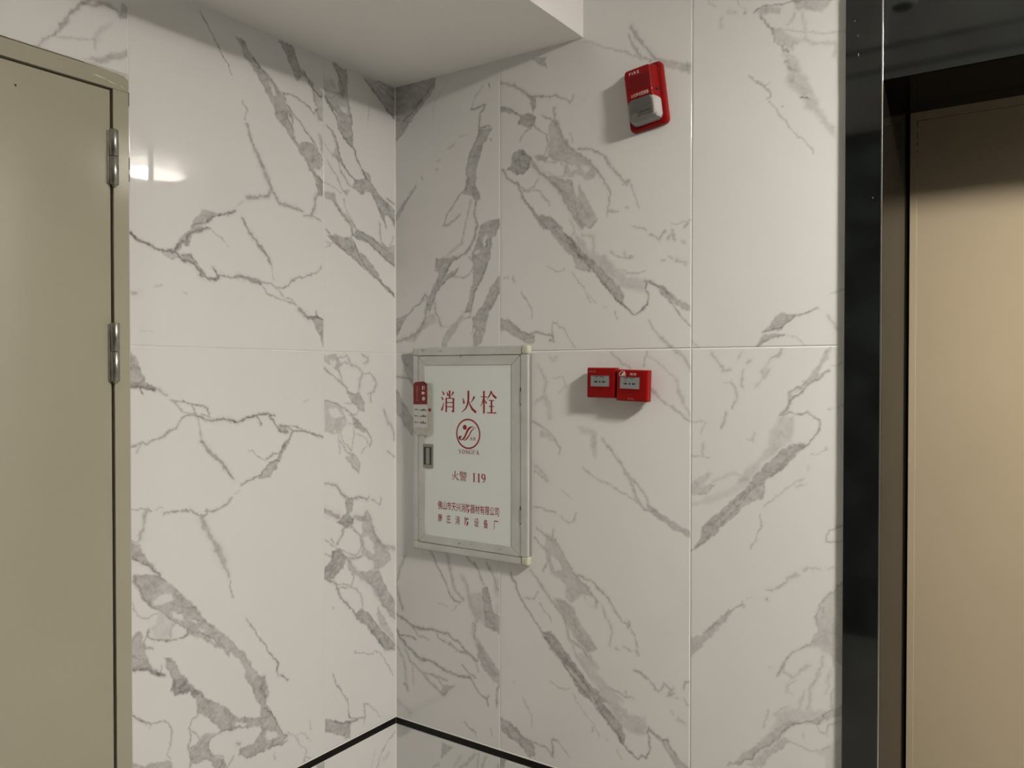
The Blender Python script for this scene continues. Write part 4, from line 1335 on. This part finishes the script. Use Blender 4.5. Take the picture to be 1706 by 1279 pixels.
for leaf in (
    [(0.3385, -0.2256), (0.3250, -0.2262), (0.3160, -0.2290), (0.3100, -0.2350), (0.3050, -0.2440), (0.3010, -0.2530), (0.2960, -0.2610), (0.2900, -0.2668), (0.2940, -0.2692), (0.3000, -0.2655), (0.3060, -0.2570), (0.3110, -0.2470), (0.3170, -0.2380), (0.3260, -0.2300)],
    [(0.3440, -0.2278), (0.3340, -0.2310), (0.3250, -0.2390), (0.3180, -0.2500), (0.3110, -0.2590), (0.3030, -0.2670), (0.2955, -0.2712), (0.3040, -0.2702), (0.3130, -0.2635), (0.3210, -0.2520), (0.3280, -0.2410), (0.3350, -0.2335)],
    [(0.2900, -0.2668), (0.2850, -0.2680), (0.2800, -0.2655), (0.2795, -0.2610), (0.2840, -0.2600), (0.2890, -0.2612), (0.2915, -0.2632), (0.2890, -0.2580), (0.2830, -0.2568), (0.2785, -0.2585), (0.2770, -0.2630), (0.2790, -0.2680), (0.2850, -0.2705), (0.2940, -0.2692)]):
    EMB.append(leaf)
lettering('emblem', EMB)
cpart2(text('emblem_characters', '永发', 0.3208, 0.3432, -0.2692, -0.2580, PY, red, panel, 0.004))

# serif capitals, same stroke notation
LET = {'Y': [([(8, 96), (50, 46)], (16, 14)), ([(90, 96), (50, 46)], (6, 6)), ([(50, 50), (50, 4)], (15, 15)), ([(0, 97), (26, 97)], (6, 6)), ([(76, 97), (100, 97)], (6, 6)), ([(34, 3), (66, 3)], (6, 6))],
       'O': [([(50 + 40 * math.cos(a), 50 + 47 * math.sin(a)) for a in np.linspace(0, 2 * math.pi, 17)], [7 + 9 * abs(math.cos(a)) for a in np.linspace(0, 2 * math.pi, 17)])],
       'N': [([(14, 96), (14, 4)], (6, 6)), ([(12, 96), (88, 6)], (16, 16)), ([(88, 96), (88, 4)], (6, 6)), ([(0, 97), (24, 97)], (6, 6)), ([(76, 97), (100, 97)], (6, 6)), ([(2, 3), (26, 3)], (6, 6))],
       'G': [([(50 + 42 * math.cos(a), 50 + 46 * math.sin(a)) for a in np.linspace(0.6, 5.6, 13)], [6 + 11 * abs(math.cos(a)) for a in np.linspace(0.6, 5.6, 13)]), ([(84, 44), (84, 14)], (14, 14)), ([(64, 45), (100, 45)], (6, 6)), ([(86, 94), (86, 70)], (6, 5))],
       'F': [([(22, 96), (22, 4)], (16, 16)), ([(4, 97), (92, 97)], (6, 6)), ([(22, 52), (70, 52)], (6, 6)), ([(90, 96), (92, 72)], (5, 5)), ([(70, 62), (70, 42)], (5, 5)), ([(4, 3), (44, 3)], (6, 6))],
       'A': [([(48, 98), (12, 4)], (6, 6)), ([(48, 98), (86, 4)], (17, 17)), ([(24, 34), (72, 34)], (6, 6)), ([(0, 3), (28, 3)], (6, 6)), ([(64, 3), (100, 3)], (6, 6))],
       '1': [([(50, 98), (50, 4)], (18, 18)), ([(28, 86), (50, 98)], (4, 10)), ([(24, 3), (76, 3)], (6, 6))],
       '9': [([(46 + 34 * math.cos(a), 68 + 28 * math.sin(a)) for a in np.linspace(0, 2 * math.pi, 15)], [7 + 9 * abs(math.cos(a)) for a in np.linspace(0, 2 * math.pi, 15)]), ([(82, 68), (78, 38), (58, 12), (24, 3)], (15, 14, 10, 6))]}
def word(nm, s, boxes): lettering(nm, [q for ch, b in zip(s, boxes) for q in glyph(LET[ch], *b)])
word('emblem_name', 'YONGFA', [(0.2767 + k * 0.01345, 0.2767 + k * 0.01345 + 0.0112, -0.3112, -0.2985) for k in range(6)])
lettering('fire_call', glyph(HUO, 0.2488, 0.2775, -0.3955, -0.3660))
cpart2(text('fire_call', '警', 0.2795, 0.3095, -0.3955, -0.3660, PY, red, panel, 0.0))
word('fire_call', '119', [(0.3280 + k * 0.0180, 0.3280 + k * 0.0180 + 0.0170, -0.3945, -0.3675) for k in range(3)])
cpart2(text('maker_line', '佛山市天兴消防器材有限公司', 0.1941, 0.4295, -0.4910, -0.4637, PY, red, panel, 0.008))
for ch, cx in zip('南庄消防设备厂', (0.2030, 0.2370, 0.2725, 0.3085, 0.3455, 0.3805, 0.4180)):
    cpart2(text('maker_line', ch, cx - 0.0085, cx + 0.0085, -0.5312, -0.5046, PY, red, panel, 0.008))

# --- latch
lt = cpart(box('latch', 0.1352, 0.1748, CD - 0.0022, CD + 0.004, -0.3636, -0.2880, M['latch'], cab, 0.0012, 2))
for nm, b, mm in (('recess', (0.1392, 0.1706, CD - 0.0028, CD, -0.3535, -0.2975), 'latch_dark'), ('lever', (0.1490, 0.1640, CD - 0.0040, CD, -0.3520, -0.3000), 'latch'), ('lever_edge', (0.1555, 0.1590, CD - 0.0048, CD, -0.3515, -0.3005), 'latch_lever')):
    o = box(nm, *b, M[mm], lt, 0.0006, 1); o.matrix_parent_inverse = lt.matrix_parent_inverse.inverted() @ Matrix.Translation(-cab_off)

# --- sticker on the left stile
st = cpart(flat_polys('sticker_residue', [[(0.0955, -0.0945), (0.1120, -0.0880), (0.1420, -0.0890), (0.1500, -0.0955), (0.1690, -0.0965), (0.1715, -0.1100), (0.1722, -0.1500), (0.1712, -0.1540), (0.1728, -0.2000), (0.1724, -0.2605), (0.1500, -0.2630), (0.1430, -0.2600), (0.1120, -0.2615), (0.0965, -0.2540), (0.0955, -0.1800), (0.0965, -0.1300)]], CF - 0.0008, M['residue'], cab))
def sp(o):
    o.matrix_parent_inverse = st.matrix_parent_inverse.inverted() @ Matrix.Translation(-cab_off); return o
SY = CF - 0.0011
sp(flat_polys('white_slip', [[(0.0985, -0.1600), (0.1558, -0.1600), (0.1558, -0.2340), (0.1480, -0.2380), (0.0985, -0.2370)]], SY, M['paper'], st))
sp(flat_polys('red_slip', [[(0.0978, -0.0985), (0.1080, -0.0925), (0.1400, -0.0905), (0.1430, -0.0975), (0.1555, -0.0985), (0.1558, -0.1628), (0.0985, -0.1640)]], SY - 0.0002, M['slip_red'], st))
sp(flat_polys('stamp_dot', disc(0.1658, -0.1800, 0.0060, 0.0052, 14), SY, M['print_red'], st))
sp(flat_polys('slip_mark', [[(0.1350, -0.1045), (0.1395, -0.1045), (0.1395, -0.1165), (0.1350, -0.1165)], [(0.1425, -0.1045), (0.1445, -0.1045), (0.1445, -0.1165), (0.1425, -0.1165)], [(0.1330, -0.1235), (0.1400, -0.1225), (0.1480, -0.1275), (0.1400, -0.1320), (0.1330, -0.1310)]] + ring(0.1410, -0.1450, 0.0060, 0.0016, 16), SY - 0.0008, M['print_white'], st))
def scribble(x0, x1, z0, z1, n, seed):
    """a line of print too small to read: short uneven marks"""
    out = []
    for k in range(n):
        a_ = x0 + (x1 - x0) * k / n; b_ = a_ + (x1 - x0) / n * 0.82
        t_ = z0 + (z1 - z0) * (0.72 + 0.28 * math.sin(seed + k * 2.1)); m_ = (z0 + t_) / 2; h_ = (t_ - z0) * 0.16
        out += [[(a_, t_ - h_ * 1.3), (b_, t_ - h_ * 1.3), (b_, t_), (a_, t_)], [(a_, z0), (b_, z0), (b_, z0 + h_), (a_, z0 + h_)],
                [((a_ + b_) / 2 - (b_ - a_) * 0.14, z0), ((a_ + b_) / 2 + (b_ - a_) * 0.14, z0), ((a_ + b_) / 2 + (b_ - a_) * 0.14, t_), ((a_ + b_) / 2 - (b_ - a_) * 0.14, t_)],
                [(a_, m_ - h_ * 0.6), (b_, m_ - h_ * 0.6), (b_, m_ + h_ * 0.6), (a_, m_ + h_ * 0.6)]]
    return out
for i, z in enumerate((-0.1800, -0.2000, -0.2205)):
    sp(flat_polys('slip_line', scribble(0.1030, 0.1200, z - 0.0020, z + 0.0020, 3, i), SY - 0.0003, M['print_black'], st))
    sp(flat_polys('slip_line', scribble(0.1265, 0.1520, z - 0.0035, z + 0.0038, (4, 3, 3)[i], i + 4), SY - 0.0003, M['print_black'], st))
sp(flat_polys('slip_column', [q for k in range(7) for q in scribble(0.1095, 0.1195, -0.1035 - 0.0071 * (k + 1) + 0.0012, -0.1035 - 0.0071 * k, 1, k)], SY - 0.0005, M['print_pink'], st))

# ------------------------------------------------------------------ fire alarm sounder, hung askew
snd = tag(empty('alarm_sounder', (0.899, 0, 0.663), (0, -math.radians(7.5), 0)), 'red fire alarm sounder with a clear strobe lens, hung askew high on the wall', 'alarm')
bm = bmesh.new()
add_loft(bm, [(rrect(0, 0, 0.110, 0.167, 0.014), -0.0002), (rrect(0, 0, 0.110, 0.167, 0.014), -0.010), (rrect(0, 0, 0.104, 0.161, 0.013), -0.016), (rrect(0, 0, 0.099, 0.156, 0.012), -0.017)])
obj('base_plate', bm, M['red_plastic'], snd)
bm = bmesh.new()
add_loft(bm, [(rrect(-0.001, 0.002, 0.090, 0.146, 0.010), -0.015), (rrect(-0.004, 0.003, 0.072, 0.138, 0.008), -0.040), (rrect(-0.004, 0.003, 0.068, 0.134, 0.006), -0.042)])
body = obj('body', bm, M['red_plastic'], snd)
for k in range(11):
    z = 0.0515 - k * 0.0037
    box('louvre', -0.0345, 0.0275, -0.0428, -0.0418, z - 0.0008, z + 0.0006, M['red_dark'], body)
text('word_fire', 'FIRE', -0.0265, 0.0020, 0.0565, 0.0640, -0.0424, M['print_white'], body, 0.012, 1.35)
text('name_line', '火灾声光警报器', -0.0285, 0.0215, -0.0035, 0.0062, -0.0424, M['print_white'], body, 0.006)
bm = bmesh.new(); add_loft(bm, [(rrect(0.0385, 0.006, 0.0075, 0.0075, 0.0035, 4), -0.0205), (rrect(0.0370, 0.006, 0.0060, 0.0060, 0.0028, 4), -0.030)])
obj('sensor_hole', bm, M['dark_gap'], body)
box('sensor_pip', 0.0295, 0.0320, -0.0425, -0.036, 0.0045, 0.0072, M['print_white'], body, 0.0005, 1)
bm = bmesh.new()
add_loft(bm, [(rrect(0.0, -0.0395, 0.0880, 0.0690, 0.014), -0.0165), (rrect(-0.002, -0.0390, 0.0800, 0.0660, 0.015), -0.041), (rrect(-0.003, -0.0380, 0.0710, 0.0590, 0.014), -0.0452)])
lens = obj('strobe_lens', bm, M['lens'], snd)
bm = bmesh.new()
add_loft(bm, [(rrect(0.0, -0.0395, 0.0860, 0.0670, 0.014), -0.0170), (rrect(-0.002, -0.0390, 0.0780, 0.0640, 0.014), -0.0395), (rrect(-0.003, -0.0380, 0.0700, 0.0570, 0.013), -0.0432)])
refl = obj('reflector', bm, M['reflector'], lens)
box('strobe_tube', -0.0330, -0.0170, -0.0446, -0.0430, -0.0620, -0.0465, M['tube_white'], lens, 0.0006, 2)
box('reflector_lip', -0.0300, 0.0280, -0.0440, -0.0430, -0.0655, -0.0575, M['tube_white'], lens, 0.0004, 1)
for k in range(5):
    box('pin_dot', -0.0090 + k * 0.0066, -0.0062 + k * 0.0066, -0.0442, -0.0430, -0.0478, -0.0452, M['latch_dark'], lens)
for x, z in ((-0.0320, -0.0430), (0.0170, -0.0380), (0.0300, -0.0420)):  # small white blocks painted in as glints of the lens
    box('painted_glint', x, x + 0.0050, -0.0445, -0.0430, z, z + 0.0022, M['tube_white'], lens, 0.0004, 1)

# ------------------------------------------------------------------ two manual call points
def call_point(label, x0, x1, z0, z1, yf, tilt, right):
    cx, cz = (x0 + x1) / 2, z0
    root = tag(empty('call_point', (cx, 0, cz), (0, tilt, 0)), label, 'call point', 'red manual call points side by side')
    w_, h = x1 - x0, z1 - z0
    bm = bmesh.new(); add_box(bm, -w_ / 2 + 0.006, w_ / 2 - 0.006, yf + 0.022, -0.0002, 0.005, h - 0.005, 0.002, 2)
    obj('back_box', bm, M['red_plastic'], root)
    bm = bmesh.new()
    add_loft(bm, [(rrect(0, h / 2, w_, h, 0.0025, 3), yf + 0.024), (rrect(0, h / 2, w_, h, 0.0025, 3), yf + 0.005), (rrect(0, h / 2, w_ - 0.004, h - 0.003, 0.0025, 3), yf + 0.001), (rrect(0, h / 2, w_ - 0.010, h - 0.006, 0.0020, 3), yf)])
    cover = obj('cover', bm, M['red_plastic'], root)
    wx0, wx1 = -w_ / 2 + 0.0130, -w_ / 2 + 0.0705
    wz0, wz1 = h - 0.0510, h - 0.0215
    if right:
        wx0, wx1 = -w_ / 2 + 0.0115, -w_ / 2 + 0.0690; wz0, wz1 = h - 0.0505, h - 0.0195
    bm = bmesh.new()                                          # raised bezel around the window
    for b in ((wx0 - 0.0035, wx0, wz0 - 0.003, wz1 + 0.002), (wx1, wx1 + 0.0030, wz0 - 0.003, wz1 + 0.002), (wx0, wx1, wz1, wz1 + 0.002), (wx0, wx1, wz0 - 0.003, wz0)):
        add_box(bm, b[0], b[1], yf - 0.0014, yf + 0.001, b[2], b[3])
    obj('bezel', bm, M['red_plastic'], cover)
    box('window', wx0, wx1, yf - 0.0006, yf + 0.001, wz0, wz1, M['window_grey'], cover)
    y = yf - 0.0009
    mx, mz = (wx0 + wx1) / 2 - 0.001, (wz0 + wz1) / 2 - 0.0022
    marks = disc(mx, mz, 0.0023, 0.0026, 12)
    for s in (-1, 1):
        marks.append([(mx + s * 0.0170, mz - 0.0015), (mx + s * 0.0170, mz + 0.0015), (mx + s * 0.0105, mz + 0.0017), (mx + s * 0.0105, mz + 0.0030), (mx + s * 0.0062, mz), (mx + s * 0.0105, mz - 0.0030), (mx + s * 0.0105, mz - 0.0017)])
    flat_polys('arrow_marks', marks, y, M['print_black'], cover)
    flat_polys('window_print', scribble(mx - 0.0155, mx - 0.0075, mz + 0.0060, mz + 0.0096, 2, 1) + scribble(mx + 0.0065, mx + 0.0145, mz + 0.0060, mz + 0.0096, 2, 2), y, M['latch'], cover)
    flat_polys('window_print', scribble(mx - 0.0170, mx - 0.0040, wz1 - 0.0046, wz1 - 0.0012, 4, 3) + scribble(mx + 0.0010, mx + 0.0140, wz1 - 0.0046, wz1 - 0.0012, 4, 5), y, M['latch_dark'], cover)
    if right:
        text('name_text', '消火栓', -0.0055, 0.0130, h - 0.0150, h - 0.0085, yf - 0.0004, M['print_white'], cover)
        text('maker_mark', 'TCL', -0.0110, 0.0085, 0.0045, 0.0092, yf - 0.0004, M['print_pink'], cover, 0.01)
        lx, lz = -w_ / 2 + 0.0085, h - 0.0175               # house with a flame
        hs = [[(0, 0), (0.019, 0), (0.019, 0.0012), (0, 0.0012)], [(0, 0), (0.0014, 0), (0.0014, 0.0075), (0, 0.0075)], [(0.0176, 0), (0.019, 0), (0.019, 0.0075), (0.0176, 0.0075)],
              [(-0.0008, 0.0070), (0.0070, 0.0140), (0.0082, 0.0130), (0.0006, 0.0060)], [(0.0070, 0.0140), (0.0120, 0.0135), (0.0120, 0.0122), (0.0078, 0.0126)],
              [(0.0060, 0.0012), (0.0085, 0.0065), (0.0115, 0.0095), (0.0135, 0.0110), (0.0145, 0.0150), (0.0165, 0.0110), (0.0178, 0.0075), (0.0150, 0.0085), (0.0160, 0.0040), (0.0140, 0.0012), (0.0120, 0.0050), (0.0105, 0.0012)]]
        flat_polys('house_mark', [[(lx + a, lz + b) for a, b in q] for q in hs], yf - 0.0004, M['print_white'], cover)
    else:
        text('name_text', '消火栓', -w_ / 2 + 0.0075, -w_ / 2 + 0.0275, h - 0.0140, h - 0.0075, yf - 0.0004, M['print_pink'], cover)
    bz = wz0 - 0.0085
    box('reset_ridge', wx0 + 0.009, wx1 - 0.012, yf - 0.0012, yf + 0.001, bz - 0.0008, bz + 0.0008, M['red_plastic'], cover, 0.0003, 1)
    box('reset_slot', wx0 + 0.012, wx1 - 0.016, yf - 0.0003, yf + 0.001, bz - 0.0042, bz - 0.0026, M['red_dark'], cover)
    return root
call_point('red manual call point nearer the hydrant cabinet, the smaller of the pair', 0.7353, 0.8216, -0.1306, -0.0488, -0.0360, math.radians(0.6), False)
call_point('red manual call point with a white house mark, right of the pair', 0.8258, 0.9160, -0.1386, -0.0548, -0.0385, math.radians(1.8), True)

# ------------------------------------------------------------------ lobby ceiling lamp and the fittings mirrored in the lintel
lx, ly, lz = LAMP_POS
lamp = tag(empty('ceiling_lamp', LAMP_POS), 'round white ceiling lamp mirrored in the tiles beside the olive door', 'lamp')
bm = bmesh.new(); add_lathe(bm, [(0.120, -0.0005), (0.125, -0.008), (0.120, -0.014)], 0, 0, 48)
obj('housing', bm, M['lamp_white'], lamp, False)
M['glow'] = mat('lamp_diffuser', (0.9, 0.9, 0.9), 0.5, emit=(LAMP_COLOR, LAMP_POWER))
M['glow_side'] = mat('lamp_shade', (0.9, 0.9, 0.9), 0.5, emit=(LAMP_COLOR, LAMP_POWER * LAMP_SIDE))
bm = bmesh.new(); add_lathe(bm, [(0.118, -0.0145), (0.145, -0.024), (0.160, -0.042), (0.166, -0.066), (0.166, -0.086)], 0, 0, 48)
obj('shade', bm, M['glow_side'], lamp, True)
bm = bmesh.new(); add_lathe(bm, [(0.166, -0.0862), (0.166, -0.0880), (0.150, -0.0900)], 0, 0, 48)
obj('diffuser', bm, M['glow'], lamp, False)

camd = tag(empty('dome_camera', (1.351, -1.07, CEIL)), 'small grey dome camera on the lobby ceiling, seen only mirrored in the lintel', 'camera')
bm = bmesh.new(); add_lathe(bm, [(0.056, -0.0005), (0.056, -0.016), (0.046, -0.058), (0.043, -0.062)], 0, 0, 28)
obj('housing', bm, M['lamp_white'], camd, True)
bm = bmesh.new(); add_lathe(bm, [(0.034, -0.061), (0.033, -0.066), (0.022, -0.071)], 0, 0, 24)
obj('lens', bm, M['latch_dark'], camd, True)
rod = bmesh.new(); add_lathe(rod, [(0.022, -0.0005), (0.022, -0.004), (0.0055, -0.006), (0.0055, -0.128), (0.0085, -0.130), (0.0085, -0.140), (0.003, -0.142)], 0, 0, 16)
o = obj('hanging_rod', rod, M['lamp_white'], None, False); o.location = (1.282, -1.176, CEIL)
tag(o, 'slim white rod hanging from the lobby ceiling, seen only mirrored in the lintel', 'rod')
